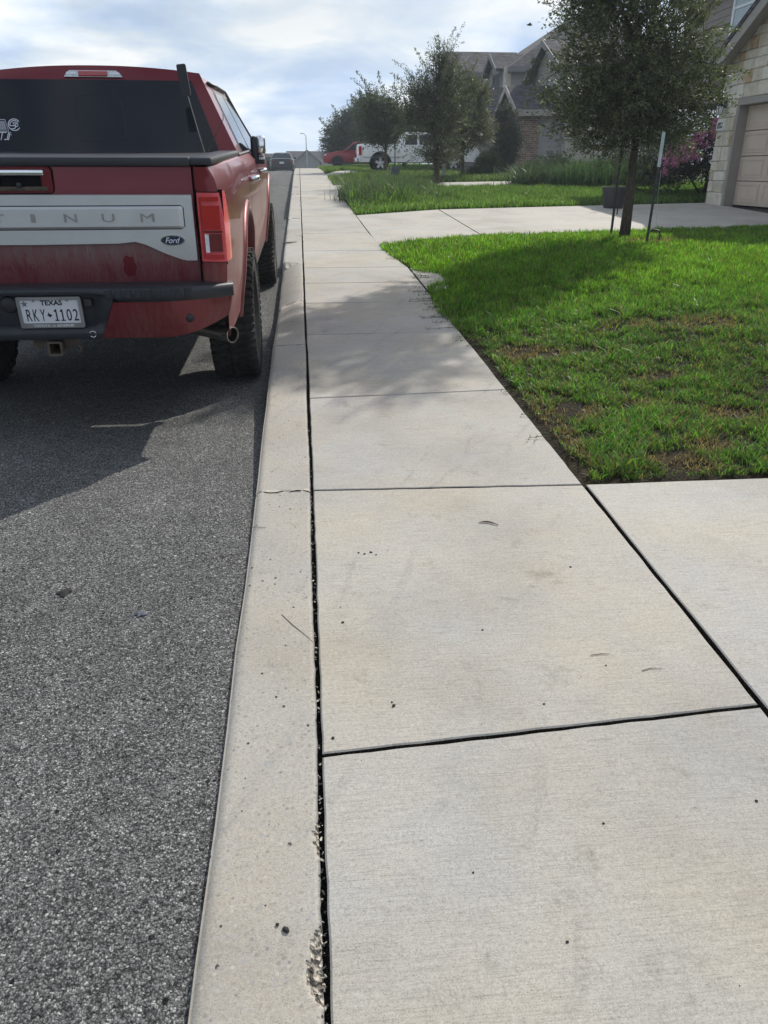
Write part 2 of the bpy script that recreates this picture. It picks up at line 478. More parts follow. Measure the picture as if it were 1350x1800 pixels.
b.l.new(b.math('SUBTRACT', 0.45, b.math('MULTIPLY', d, 1.8), clamp=True), b.b.inputs['Coat Weight'])
M_TAILGATE = b.m
M_WHITE = paint('white_paint', (0.78, 0.78, 0.78), 0.06, 0.0)
M_BLACKP = paint('black_paint', (0.012, 0.013, 0.016), 0.06)
M_SILVERP = paint('silver_paint', (0.42, 0.43, 0.45), 0.05, 0.6)
M_SATIN = simple('satin_silver', (0.50, 0.51, 0.52), 0.36, 0.55, var=0.06, scale=5)
M_CHROME = simple('chrome', (0.72, 0.73, 0.75), 0.10, 1.0, var=0.03)
M_STEEL = simple('dull_steel', (0.34, 0.32, 0.29), 0.35, 0.9, var=0.25, scale=20)
M_RUST = simple('rusty_steel', (0.09, 0.07, 0.055), 0.8, 0.2, var=0.4, scale=30, bump=0.3)
M_BLACK = simple('black_plastic', (0.015, 0.017, 0.023), 0.5, var=0.2, scale=20, bump=0.08)
M_DARK = simple('dark_gap', (0.006, 0.006, 0.007), 0.9, spec=0.1)
M_UNDER = simple('underbody', (0.012, 0.011, 0.010), 0.9, spec=0.15, var=0.3)
b = MB('window_glass', 0.03, 0.0, (0.012, 0.014, 0.019), 0.55, 0.0)
M_GLASS = b.m
b.b.inputs['Specular IOR Level'].default_value = 0.28
b = MB('pane_glass', 0.06, 0.0, (0.10, 0.13, 0.16), 0.8, 0.0)
p = b.pos()
b.color(b.ramp(b.noise(p, 1.2, 3), [(0.3, (0.03, 0.04, 0.05)), (0.7, (0.10, 0.12, 0.14))]))
M_PANE = b.m
M_LENS = simple('red_lens', (0.40, 0.012, 0.018), 0.12, coat=1.0, var=0.12, scale=25)
M_LENS2 = simple('dark_red_lens', (0.13, 0.008, 0.012), 0.12, coat=1.0, var=0.2, scale=25)
M_LENSRIM = simple('pale_red_lens', (0.58, 0.07, 0.085), 0.25, coat=0.25, var=0.12, scale=30)
M_CLEAR = simple('clear_lens', (0.62, 0.65, 0.68), 0.15, coat=1.0, var=0.25, scale=60)
M_PLATE = simple('plate_white', (0.60, 0.62, 0.66), 0.45, var=0.06, scale=8)
M_FRAME = simple('plate_frame', (0.33, 0.34, 0.36), 0.3, 0.7, var=0.1)
M_NAVY = simple('navy_enamel', (0.006, 0.012, 0.05), 0.2, coat=1.0)
M_INK = simple('black_ink', (0.008, 0.009, 0.014), 0.6)
M_DECAL = simple('white_decal', (0.62, 0.64, 0.70), 0.6)
M_LETTER = simple('grey_letter', (0.27, 0.265, 0.255), 0.4, 0.4)
M_ALLOY = simple('alloy_wheel', (0.62, 0.62, 0.63), 0.25, 0.7, var=0.08)
M_BLACKALLOY = simple('black_wheel', (0.015, 0.015, 0.017), 0.35, 0.3)
b = MB('tyre_rubber', 0.85, spec=0.3)
p = b.pos(obj=True)
b.color(b.ramp(b.noise(p, 10, 6, 0.7), [(0.3, (0.016, 0.016, 0.017)), (0.6, (0.032, 0.030, 0.028)), (0.8, (0.075, 0.068, 0.058))]))
b.bump(b.noise(p, 120, 3), 0.2, 0.004)
M_TYRE = b.m

# building materials: world position, x+y runs along any axis-aligned wall
def wall_vec(b, sx=1.0, sz=1.0, off=0.0):
    o = b.sep(b.pos())
    return b.comb(b.math('MULTIPLY', b.math('ADD', b.math('ADD', o[0], o[1]), off), sx), b.math('MULTIPLY', o[2], sz), 0.0)
b = MB('brick', 0.9, spec=0.15)
v = wall_vec(b)
br = b.brick(v, (0.17, 0.085, 0.06), (0.30, 0.20, 0.16), (0.30, 0.28, 0.25), 1.0, 0.24, 0.085, 0.012, -0.1)
b.color(b.mix(1.0, br[0], b.ramp(b.noise(b.pos(), 3, 4), [(0.3, 0.7), (0.7, 1.15)]), 'MULTIPLY'))
b.bump(br[1], -0.6, 0.01)
M_BRICK = b.m
b = MB('shingles', 0.95, spec=0.12)
v = wall_vec(b, 1.0, 1.9)
br = b.brick(v, (0.046, 0.043, 0.051), (0.098, 0.092, 0.105), (0.02, 0.018, 0.018), 1.0, 0.33, 0.155, 0.012, 0.0)
b.color(b.mix(1.0, br[0], b.ramp(b.noise(b.pos(), 2.5, 5), [(0.3, 0.75), (0.7, 1.2)]), 'MULTIPLY'))
b.bump(br[1], -0.7, 0.02)
M_ROOF = b.m
M_SIDING = simple('taupe_siding', (0.24, 0.21, 0.19), 0.75, var=0.10, scale=2.5, obj=False)
M_SIDING2 = simple('grey_siding', (0.26, 0.25, 0.245), 0.75, var=0.08, scale=2.5, obj=False)
M_TRIM = simple('taupe_trim', (0.27, 0.245, 0.22), 0.6, var=0.08, scale=3, obj=False)
M_TRIM2 = simple('grey_trim', (0.13, 0.13, 0.137), 0.6, var=0.06, scale=3, obj=False)
M_WTRIM = simple('white_trim', (0.72, 0.74, 0.76), 0.5, var=0.04)
M_GDOOR = simple('garage_door', (0.51, 0.42, 0.335), 0.55, var=0.06, scale=3, obj=False)
M_STONEPALE = simple('pale_stone_veneer', (0.50, 0.46, 0.38), 0.9, var=0.25, scale=5, bump=0.4, obj=False)
M_PLAQUE = simple('plaque', (0.60, 0.59, 0.55), 0.7, var=0.08)
M_BLIND = simple('window_blind', (0.42, 0.50, 0.53), 0.5, var=0.08, scale=4)
M_POT = simple('black_pot', (0.028, 0.028, 0.036), 0.5, var=0.15)
M_STAKE = simple('dark_stake', (0.018, 0.022, 0.020), 0.6, var=0.3)
M_STAKETOP = simple('pale_stake_paint', (0.42, 0.50, 0.50), 0.5, var=0.15)
M_UTIL = simple('utility_green', (0.09, 0.10, 0.095), 0.6, var=0.15)
M_POSTGREY = simple('grey_post', (0.24, 0.26, 0.26), 0.6, var=0.15)
M_PALEFENCE = simple('pale_fence', (0.40, 0.37, 0.33), 0.8, var=0.15, scale=3)
M_SPECK = simple('dark_speck', (0.015, 0.013, 0.012), 0.9, var=0.3, scale=200)
M_NAVYSCRAP = simple('blue_scrap', (0.07, 0.085, 0.11), 0.7)
M_TWIG = simple('twig_brown', (0.10, 0.055, 0.04), 0.8, var=0.3)
M_STONES = [simple('limestone', c, 0.9, var=v_, scale=7, bump=0.5, obj=False) for c, v_ in
            (((0.56, 0.51, 0.42), 0.16), ((0.49, 0.44, 0.35), 0.2), ((0.62, 0.58, 0.50), 0.12), ((0.40, 0.29, 0.17), 0.35), ((0.47, 0.40, 0.30), 0.25))]
M_MORTAR = simple('mortar', (0.40, 0.38, 0.34), 0.95, var=0.1, scale=9, obj=False)

# ------------------------------------------------------------------ terrain
def sm(t):
    t = np.clip(t, 0, 1); return t * t * (3 - 2 * t)
def base_z(Y):
    Y = np.asarray(Y, dtype=float)
    u = np.clip(Y - 31, 0, 16.8)
    z = .0386 * np.minimum(Y, 31) + .0386 * u - .0023 * u * u / 2
    z = z - .012 * np.clip(Y - 47.8, 0, 20.2) - .04 * np.clip(Y - 68, 0, 82)
    return z
def right_z(Y):
    Y = np.asarray(Y, dtype=float)
    return .0386 * np.minimum(Y, 31) + .0177 * np.clip(Y - 31, 0, 44) - .02 * np.clip(Y - 75, 0, 75)
def zt(X, Y):
    X = np.asarray(X, dtype=float); Y = np.asarray(Y, dtype=float)
    t = sm((X - 1.1) / 1.9)
    z = base_z(Y) * (1 - t) + right_z(Y) * t
    return z + .16 * sm((X - 1.2) / 2.) * sm((Y - 3.1) / 3) * sm((12.2 - Y) / 1.8) * sm((9 - X) / 1.5)
def ztf(x, y): return float(zt(x, y))
def XL(Y):                     # seam between kerb and walk
    return -.012 - .0040 * max(0.0, Y - 3)
def XR(Y):
    return float(np.interp(Y, [-5, 9.35, 11.3, 15.9, 21, 31, 46, 70], [1.192, 1.185, 1.01, .976, .935, .88, .82, .75]))

def struct(name, bm, m, smooth=False, label=None):
    o = obj(name, bm, m, smooth=smooth); o['kind'] = 'structure'
    if label: o['label'] = label
    return o

def slab(bm, loop, gap_z=0.10, bev=0.0042, off=0.0):
    """a cast slab: ccw outline in XY, lying on the terrain"""
    n = len(loop); P = [Vector((x, y)) for x, y in loop]
    def inset(k, d):
        a, p, c = P[k - 1], P[k], P[(k + 1) % n]
        e1 = (p - a).normalized(); e2 = (c - p).normalized()
        n1 = Vector((-e1.y, e1.x)); n2 = Vector((-e2.y, e2.x))
        m = (n1 + n2); m = m / max(0.3, m.length_squared) * 2 if m.length > 0.1 else n1
        return p + m * d * 0.5 * 1.0
    top, mid, bot = [], [], []
    for k in range(n):
        q = inset(k, bev * 2)
        z = ztf(P[k].x, P[k].y) + off
        top.append(bm.verts.new((q.x, q.y, z))); mid.append(bm.verts.new((P[k].x, P[k].y, z - bev * 0.8))); bot.append(bm.verts.new((P[k].x, P[k].y, z - gap_z)))
    f = bm.faces.new(top)
    for k in range(n):
        j = (k + 1) % n
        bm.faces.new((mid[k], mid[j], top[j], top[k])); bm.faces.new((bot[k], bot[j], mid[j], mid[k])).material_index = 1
    bmesh.ops.triangulate(bm, faces=[f])

def edge_pts(a, b, step, jit, r):
    a, b = Vector(a), Vector(b); L = (b - a).length; n = max(1, int(L / step))
    d = (b - a).normalized(); nn = Vector((-d.y, d.x))
    out = []
    for i in range(n):
        p = a + (b - a) * (i / n)
        if i: p = p + nn * r.uniform(-jit, jit)
        out.append((p.x, p.y))
    return out

# base soil under the slabs
ys = np.concatenate([np.arange(-3, 20, 0.5), np.arange(20, 80, 2.0), [90, 110, 150]])
bm = bmesh.new()
grid(bm, [[(x, y, ztf(x, y) - 0.034) for x in np.linspace(XL(y) - .06, XR(y) + .05, 4)] for y in ys])
struct('soil', bm, M_DIRT)

jl = [-1.6, 1.523, 3.128, 4.442, 6.058, 7.30, 8.36, 9.40, 10.86, 12.9, 15.74, 18.86, 21.6, 25.3, 28.5, 32, 35.5, 39, 43, 47, 52, 58, 65, 75, 90]
jr = [-1.6, 1.601, 3.085, 4.516] + jl[4:]
gaps = {1: .0062, 2: .0060, 3: .0062, 4: .0068, 5: .0075, 6: .008, 7: .0085, 8: .009, 9: .010, 10: .011}
bm = bmesh.new()
r_ = random.Random(3)
for k in range(len(jl) - 1):
    ga, gb = gaps.get(k, .012), gaps.get(k + 1, .012)
    y0l, y1l, y0r, y1r = jl[k] + ga, jl[k + 1] - gb, jr[k] + ga, jr[k + 1] - gb
    st = 0.06 if k < 3 else 0.25
    j = 0.0018 if k < 3 else 0.003
    a, bq = (XL(y0l) + .003, y0l), (XR(y0r) - .003, y0r)
    c, d = (XR(y1r) - .003, y1r), (XL(y1l) + .003, y1l)
    loop = edge_pts(a, bq, st, j, r_) + edge_pts(bq, c, st, j, r_) + edge_pts(c, d, st, j, r_) + edge_pts(d, a, st, j, r_)
    slab(bm, loop)
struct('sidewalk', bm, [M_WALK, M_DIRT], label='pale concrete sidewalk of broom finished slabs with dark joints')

def flat_slabs(name, loops, m, label):
    bm = bmesh.new(); r2 = random.Random(5)
    for lp in loops:
        pts = []
        for i in range(len(lp)):
            pts += edge_pts(lp[i], lp[(i + 1) % len(lp)], 0.15, 0.002, r2)
        slab(bm, pts, off=0.0)
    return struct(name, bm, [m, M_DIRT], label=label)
flat_slabs('driveway', [[(1.203, -2.5), (9, -2.5), (9, 3.06), (1.203, 3.085)]], M_DRIVE, 'pale concrete driveway at the right beside the nearest sidewalk slabs')
flat_slabs('driveway', [[(1.02, 11.36), (1.6, 11.85), (2.72, 12.4), (2.78, 17.05), (0.985, 15.86)],
                        [(2.74, 12.4), (8.1, 13.5), (9.35, 13.2), (9.35, 18.55), (2.80, 17.06)]], M_DRIVE, 'pale concrete driveway leading to the stone fronted garage')
flat_slabs('driveway', [[(.935, 21.6), (2.0, 23.2), (9.3, 26.0), (9.3, 28.4), (2.2, 26.6), (.91, 25.6)]], M_DRIVE, 'narrow strip of driveway behind the tall weeds')
flat_slabs('driveway', [[(.88, 30.5), (1.3, 31), (2.9, 37.3), (9.5, 37.8), (9.5, 42.2), (2.2, 41.5), (.84, 33)]], M_DRIVE, 'driveway under the white pickup')
flat_slabs('driveway', [[(.78, 54), (9, 54.5), (9, 59), (.76, 59)]], M_DRIVE, 'driveway under the red crossover')
flat_slabs('pavement', [[(1.199, 7.75), (1.42, 7.9), (1.52, 8.5), (1.44, 9.15), (1.199, 9.33)]], M_WALK, 'small concrete strip at the lawn edge')

# kerb: swept section with a laid-back stretch, cracks and one broken edge
yk = list(np.arange(-1.2, .84, .04)) + list(np.arange(.84, 1.33, .006)) + list(np.arange(1.33, 3.0, .02)) + list(np.arange(3.0, 6.2, .05)) + list(np.arange(6.2, 14, .1)) + list(np.arange(14, 60, .5)) + list(np.arange(60, 150, 3.0))
cracks = [3.12, 5.72, 7.4, 9.72, 12.6, 15.2, 18.3, 21.5, 25, 29, 33, 38]
for c_ in cracks: yk += [c_ - .006, c_ - .002, c_ + .002, c_ + .006]
yk = sorted(set(round(float(v), 4) for v in yk))
r_ = random.Random(11)
wob = [r_.uniform(-1, 1) for _ in range(4000)]
def wobble(t):
    i = int(math.floor(t)); f = t - i
    return wob[i % 4000] * (1 - f) + wob[(i + 1) % 4000] * f
bm = bmesh.new()
rows = []
chip = []
for y in yk:
    xr = XL(y) - .0085 + .003 * wobble(y * 2.3 + 50) + .0012 * wobble(y * 31) + (.0012 * wobble(y * 140) if y < 4 else 0)
    xl = XL(y) - .252 + .003 * wobble(y * 3 + 9)
    z = ztf(0, y) + .002
    d = .075 * float(sm((y - 5.6) / 1.6)) * (1.0 if y < 9.74 else 0.0)
    cr = min(abs(y - c_) for c_ in cracks)
    dip = .012 if cr < .003 else 0
    # broken edge
    cw = 0.0
    tt = (y - 1.265) / .05
    if abs(tt) < 1: cw = .011 * (1 - tt * tt) ** .7 * (1 + .4 * wobble(y * 130))
    tt = (y - .985) / .085
    if abs(tt) < 1: cw = .032 * (1 - tt * tt) ** 0.8 * (1 + .18 * wobble(y * 60)) * (0.95 - 0.45 * tt)
    xs = [xr, xr - .003, xr - .010, xr - .018, xr - .026, xr - .034, xr - .042, xr - .06, xr - .09, xr - .12, xr - .15, xr - .18, xr - .205, xl + .028, xl + .012, xl + .003, xl - .004, xl - .02]
    row = []
    for i, x in enumerate(xs):
        q = min(1.0, max(0.0, (xr - .02 - x) / .2))
        zz = z - d * q ** 1.6
        if i == 0: zz = z - .05
        if i == 1: zz -= .004
        if cw > 0 and i >= 1:
            e = (cw - (xr - x)) / .006
            if e > 0: zz -= min(1, e) * (.017 + .004 * wobble(y * 70 + x * 200))
        if i == 14: zz -= .005
        if i == 15: zz -= .018
        if i == 16: zz = min(zz - .05, z - .05 - d * .5)
        if i == 17: zz = z - .16
        if dip and 0 < i < 17: zz -= dip
        row.append((x, y + (.012 * wobble(x * 60 + y * 7) if cr < .008 else 0), zz))
    rows.append(row); chip.append(cw)
V = [[bm.verts.new(p) for p in r] for r in rows]
for i in range(len(V) - 1):
    for j in range(len(V[0]) - 1):
        f = bm.faces.new((V[i][j], V[i][j + 1], V[i + 1][j + 1], V[i + 1][j]))
        f.smooth = True
        x = f.calc_center_median().x
        if 0 < j < 12 and chip[i] > 0 and x > rows[i][0][0] - chip[i] - .002: f.material_index = 1; f.smooth = False
bm.normal_update()
for f in bm.faces:
    if f.normal.z < 0 and abs(f.normal.z) > .3: f.normal_flip()
o = obj('kerb', bm, [M_CURB, M_BROKEN]); o['kind'] = 'structure'; o['label'] = 'pale pitted concrete kerb between asphalt and sidewalk with a broken edge'

# road: nearly flush with the kerb before the driveways, a full kerb height below it elsewhere
def road_drop(x, y):
    d = .004 + .126 * float(sm((y - 2.6) / 3.2))
    g = float(sm((x + 1.3) / .6)) * float(sm((y - 9.70) / .25)) * float(sm((16.6 - y) / .8))
    return d - .085 * g
# road
bm = bmesh.new()
yr = np.concatenate([np.arange(-4, 9.5, 0.5), np.arange(9.5, 10.2, .1), np.arange(10.5, 30, .75), np.arange(30, 72, 1.5), [80, 100, 130, 150]])
grid(bm, [[(x, y, float(base_z(y)) - road_drop(x, y) - .017 + .012 * (1 - abs(x + 4.6) / 4.6)) for x in (XL(y) - .235, -.5, -.7, -.9, -1.1, -1.3, -2.4, -4.6, -7, -9.2)] for y in yr])
struct('road', bm, M_ASPHALT, label='grey asphalt road of coarse stone')

# ground out to the horizon
bm = bmesh.new()
xs = [-450, -200, -90, -40, -20, -12, -9.3, -9.1, -0.4, 1.0, 1.08, 1.5, 2.0, 2.5, 3, 4, 5, 6, 8, 10, 14, 20, 40, 100, 200, 450]
ygs = [-60, -10] + list(np.arange(-4, 80, 1.0)) + [84, 90, 100, 115, 130, 150, 200, 300, 450]
P = []
for y in ygs:
    row = []
    for x in xs:
        if -9.2 < x < 1.05: z = float(base_z(y)) - .45
        elif x <= -9.2: z = float(base_z(y)) - .06
        else: z = ztf(x, y) - .035
        row.append((x, y, z))
    P.append(row)
grid(bm, P)
struct('ground', bm, M_GROUND)

# lawn bed in front (bare soil and thatch between the blades)
def yedge(x): return np.interp(x, [1.0, 1.6, 2.65, 8.1, 9.3], [11.33, 11.82, 12.36, 13.45, 13.15])
bm = bmesh.new()
lx_ = np.concatenate([[1.2, 1.3, 1.4, 1.6], np.arange(1.9, 9.4, .3)])
r_ = random.Random(2)
P = []
for t in np.linspace(0, 1, 46):
    row = []
    for x in lx_:
        y = 3.10 + t * (float(yedge(x)) - 3.12)
        row.append((x, y, ztf(x, y) - .014 + (r_.uniform(-.006, .006) if 0.02 < t < .98 and x > 1.25 else -.012)))
    P.append(row)
grid(bm, P)
struct('lawn', bm, M_SOIL, smooth=True)

# rubble left in the broken kerb edge
bm = bmesh.new(); r_ = random.Random(21)
for k in range(26):
    y = r_.uniform(.915, 1.045); tt = (y - .985) / .085
    x = XL(y) - .014 - r_.uniform(0, .030) * (1 - tt * tt)
    rr0 = r_.uniform(.004, .010)
    m = Matrix.Translation((x, y, ztf(x, y) - .014 + r_.uniform(-.003, .002))) @ Matrix.Rotation(r_.uniform(0, 6), 4, Vector((r_.random(), r_.random(), 1)).normalized()) @ Matrix.Diagonal((rr0, rr0 * r_.uniform(.8, 1.6), rr0 * .7, 1))
    g_ = bmesh.ops.create_icosphere(bm, subdivisions=1, radius=1, matrix=m)
    for v in g_['verts']: v.co += Vector((r_.uniform(-1, 1), r_.uniform(-1, 1), r_.uniform(-1, 1))) * rr0 * .22
for k in range(230):      # sand and crumbs caught along the seam
    y = .75 + 3.2 * r_.random() ** 1.6
    x = XL(y) - .0105 + r_.uniform(-.004, .009)
    rr0 = r_.uniform(.0010, .0036)
    g_ = bmesh.ops.create_icosphere(bm, subdivisions=1, radius=1, matrix=Matrix.Translation((x, y, ztf(x, y) - r_.uniform(.004, .020))) @ Matrix.Rotation(r_.uniform(0, 6), 4, 'Z') @ Matrix.Diagonal((rr0, rr0 * r_.uniform(.8, 3.2), rr0 * .6, 1)))
    for v in g_['verts']: v.co += Vector((r_.uniform(-1, 1), r_.uniform(-1, 1), r_.uniform(-1, 1))) * rr0 * .4
o = obj('rubble', bm, M_BROKEN); o['kind'] = 'stuff'; o['label'] = 'pale concrete rubble and crumbs in the broken kerb edge and seam'

# ------------------------------------------------------------------ grass
def blades(name, X, Y, Z, h, w, lean, col, m=M_GRASS, mid=.55, label=None, az=None, flat=False):
    n = len(X)
    if az is None: az = rng.uniform(0, 2 * np.pi, n)
    ld = rng.uniform(0, 2 * np.pi, n)
    px, py = np.cos(az) * w / 2, np.sin(az) * w / 2
    lx, ly = np.cos(ld) * lean * h, np.sin(ld) * lean * h
    zz = h * np.sqrt(np.clip(1 - (lean * .6) ** 2, .12, 1))
    V = np.zeros((n, 5, 3))
    V[:, 0] = np.stack([X - px, Y - py, Z], 1)
    V[:, 1] = np.stack([X + px, Y + py, Z], 1)
    V[:, 2] = np.stack([X + lx * .38 + px * .8, Y + ly * .38 + py * .8, Z + zz * mid], 1)
    V[:, 3] = np.stack([X + lx * .38 - px * .8, Y + ly * .38 - py * .8, Z + zz * mid], 1)
    V[:, 4] = np.stack([X + lx, Y + ly, Z + zz * (1 - .25 * lean)], 1)
    b0 = np.arange(n)[:, None] * 5
    q = b0 + np.array([[0, 1, 2, 3]]); t = b0 + np.array([[3, 2, 4]])
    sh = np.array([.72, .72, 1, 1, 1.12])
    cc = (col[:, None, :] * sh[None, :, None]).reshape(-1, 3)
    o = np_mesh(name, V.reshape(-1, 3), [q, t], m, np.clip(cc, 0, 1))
    o['kind'] = 'stuff'
    if label: o['label'] = label
    return o

_nz = rng.uniform(0, 1, (64, 64))
def vnoise(x, y):
    xi, yi = np.floor(x).astype(int), np.floor(y).astype(int)
    fx, fy = x - xi, y - yi
    fx, fy = fx * fx * (3 - 2 * fx), fy * fy * (3 - 2 * fy)
    g = lambda a, b_: _nz[a % 64, b_ % 64]
    return (g(xi, yi) * (1 - fx) + g(xi + 1, yi) * fx) * (1 - fy) + (g(xi, yi + 1) * (1 - fx) + g(xi + 1, yi + 1) * fx) * fy
def fnoise(x, y): return .5 * vnoise(x, y) + .3 * vnoise(x * 2.1 + 7, y * 2.1 + 3) + .2 * vnoise(x * 4.7 + 1, y * 4.7 + 9)

def scatter(x0, x1, y0, y1, dens, keep):
    n = int((x1 - x0) * (y1 - y0) * dens)
    X, Y = rng.uniform(x0, x1, n), rng.uniform(y0, y1, n)
    k = keep(X, Y); return X[k], Y[k]

patches = [(1.55, 5.33, .30, .22, .7), (1.48, 4.1, .16, .16, .8), (2.33, 3.93, .17, .13, .8), (1.76, 3.32, .17, .16, 1.0), (1.98, 3.5, .13, .1, .8), (2.94, 5.63, .35, .2, .5), (2.4, 5.75, .3, .15, .5),
           (4.45, 10.2, .32, .30, .85), (4.0, 10.6, .25, .22, .7), (4.9, 10.4, .25, .16, .7), (4.9, 9.4, .16, .12, .8), (1.3, 3.9, .08, .6, .6), (2.1, 4.6, .2, .1, .5), (1.9, 4.15, .13, .1, .45)]
def dry(X, Y):
    d = np.zeros_like(X)
    for cx, cy, rx, ry, s in patches:
        e = np.sqrt(((X - cx) / rx) ** 2 + ((Y - cy) / ry) ** 2) + .7 * (fnoise(X * 7 + 3, Y * 7) - .5)
        d = np.maximum(d, s * (1 - sm((e - .5) / .7)))
    return d
def keep1(X, Y):
    edge = 1.225 + .05 * fnoise(X * 0 + 5, Y * 3.1) - .07 * np.exp(-((Y - 6.9) / .6) ** 2) * (fnoise(X * 3 + 1, Y * 9) > .45) - .17 * sm((Y - 9.3) / 1.6) - .05 * sm((Y - 5.6) / .6)
    return (X > edge) & (Y > 3.13 + .03 * vnoise(X * 9, Y * 0)) & (Y < yedge(X) + .03) & (X < .66 * Y + 1.1) & ~((X < 1.5) & (Y > 7.95) & (Y < 9.2) & (X < 1.2 + .26 * np.exp(-((Y - 8.55) / .42) ** 4)))
Xs, Ys, Hs, Ws = [], [], [], []
for y0, y1, dens, wid in ((3.1, 4.6, 13500, .0052), (4.6, 6.5, 10000, .006), (6.5, 9.2, 6500, .0075), (9.2, 13.6, 3800, .010)):
    X, Y = scatter(.85, 9.2, y0, y1, dens, keep1)
    Xs.append(X); Ys.append(Y); Ws.append(np.full(len(X), wid))
X, Y, W = map(np.concatenate, (Xs, Ys, Ws))
D = dry(X, Y)
cl = fnoise(X * 1.6, Y * 1.6); fine = fnoise(X * 9, Y * 9)
vf = fnoise(X * 16 + 3, Y * 16 + 5)
k = rng.uniform(0, 1, len(X)) > D * .62 + (.75 * (fine < .40) + .6 * (vf < .38)) * np.where(Y < 6.2, 1, .45)
X, Y, W, D, cl, fine = X[k], Y[k], W[k], D[k], cl[k], fine[k]
n = len(X)
h = (.044 + .024 * cl + .085 * (fine - .45)) * rng.uniform(.55, 1.5, n) * (1 - .45 * D) * np.where(Y > 6, .95, .66)
lean = np.clip(rng.uniform(.3, 1.1, n) - .25 * sm((Y - 5.5) / 1.5), .15, 1.1)
green = np.stack([.080 + .045 * rng.uniform(0, 1, n), .168 + .07 * rng.uniform(0, 1, n), .020 + .014 * rng.uniform(0, 1, n)], 1)
warm = sm((Y - 5.2) / 3.0)[:, None]
green = green * (1 - warm) * np.array([.78, .86, 1.1]) + green * warm * np.array([1.05, 1.10, .7])
green *= (.60 + .6 * cl)[:, None] * rng.choice([.45, .7, 1.0, 1.0, 1.25, 1.6], n)[:, None]
green *= (1 + .9 * (fine - .48))[:, None]
yel = (rng.uniform(0, 1, n) < .16)[:, None]
green = np.where(yel, green * np.array([1.45, 1.1, 1.2]), green)
tan = np.array([.22, .165, .09]) * rng.uniform(.5, 1.2, n)[:, None]
f = np.clip(D * 1.15 + (.13 * sm((6.4 - Y) / .8) + .05) * (.4 + 1.2 * fnoise(X * 3 + 9, Y * 3)), 0, 1)
isdry = (rng.uniform(0, 1, n) < f)[:, None]
col = np.where(isdry, tan, green)
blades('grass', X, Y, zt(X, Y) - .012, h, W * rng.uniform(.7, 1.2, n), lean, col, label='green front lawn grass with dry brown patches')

# broad-leaved weeds and taller tufts in the near lawn
cx, cy = scatter(1.3, 5, 3.2, 8.5, 4.2, lambda X, Y: (X < .6 * Y + .6) & (dry(X, Y) < .3) & (fnoise(X * 1.3 + 4, Y * 1.3) > .40))
m_ = 16
X = np.repeat(cx, m_) + rng.normal(0, .024, len(cx) * m_); Y = np.repeat(cy, m_) + rng.normal(0, .024, len(cx) * m_)
n = len(X)
s_ = np.repeat(rng.uniform(.7, 1.3, len(cx)), m_)
col = np.stack([.085 + .04 * rng.uniform(0, 1, n), .17 + .07 * rng.uniform(0, 1, n), .025 + .012 * rng.uniform(0, 1, n)], 1) * np.repeat(rng.uniform(.7, 1.15, len(cx)), m_)[:, None]
blades('weeds', X, Y, zt(X, Y) - .005, rng.uniform(.06, .125, n) * s_, rng.uniform(.007, .013, n) * s_, rng.uniform(.45, 1.15, n), col, label='broad bladed weeds tufted through the near lawn')

# stray runners creeping over the walk
bm = bmesh.new()
r_ = random.Random(8)
Xr, Yr = [], []
for k in range(34):
    y = r_.choice([r_.gauss(7.0, .55), r_.gauss(7.0, .55), r_.uniform(3.3, 11)])
    if y < 3.2: continue
    x = 1.24 if y < 9.4 else 1.1
    L = r_.uniform(.08, .34) * (1 if 6 < y < 8 else .5)
    a = math.pi + r_.uniform(-.55, .55)
    pts = []
    for i in range(5):
        t = i / 4
        px, py = x + math.cos(a) * L * t + .06 * (1 - t), y + math.sin(a) * L * t + .012 * r_.uniform(-1, 1)
        pts.append((px, py, ztf(px, py) + .006 + .008 * math.sin(t * 3)))
        for q in range(3): Xr.append(px + r_.gauss(0, .008)); Yr.append(py + r_.gauss(0, .008))
    tube(bm, pts, [.0022, .002, .0018, .0015, .001], 4)
o = obj('runners', bm, M_TWIG); o['kind'] = 'stuff'; o['label'] = 'grass runners creeping over the sidewalk edge'
X, Y = np.array(Xr), np.array(Yr); n = len(X)
col = np.stack([.06 + .02 * rng.uniform(0, 1, n), .12 + .05 * rng.uniform(0, 1, n), .02 + 0 * X], 1)
blades('runner_grass', X, Y, zt(X, Y) + .006, rng.uniform(.02, .045, n), rng.uniform(.004, .006, n), rng.uniform(.8, 1.2, n), col, label='short blades on the runners at the sidewalk edge')

# middle lawn behind the garage driveway, with a rank corner
def yd1(x): return np.interp(x, [.98, 2.78, 9.3], [15.95, 17.15, 18.65])
def yd2(x): return np.interp(x, [.9, 2.0, 9.3], [21.4, 23.1, 25.9])
def keep2(X, Y): return (X > np.interp(Y, [15, 21, 31], [1.0, .96, .9]) + .06 * (fnoise(Y * 3, X) - .6)) & (Y > yd1(X)) & (Y < yd2(X) + .1) & (X < .55 * Y + 1)
X, Y = scatter(.8, 14, 15.9, 26, 1500, keep2)
n = len(X); cl = fnoise(X * .9, Y * .9)
rank = sm((4.2 - X) / 1.6) * sm((Y - yd1(X) - .9) / 1.6)
h = (.06 + .05 * cl + .10 * (fnoise(X * 4, Y * 4) - .42)) * rng.uniform(.6, 1.6, n) + rank * rng.uniform(.05, .42, n) * (fnoise(X * 1.4 + 5, Y * 1.4) * 1.9)
h = np.clip(h, .02, 1)
bright = 1 - sm((Y - yd1(X) - 1.6) / 1.5)
col = np.stack([.062 + .035 * rng.uniform(0, 1, n), .112 + .045 * rng.uniform(0, 1, n), .024 + .012 * rng.uniform(0, 1, n)], 1)
col = col * (.75 + .4 * cl)[:, None] * (1 + .15 * bright)[:, None] * rng.choice([.4, .7, 1.0, 1.0, 1.5, 1.9], n)[:, None]
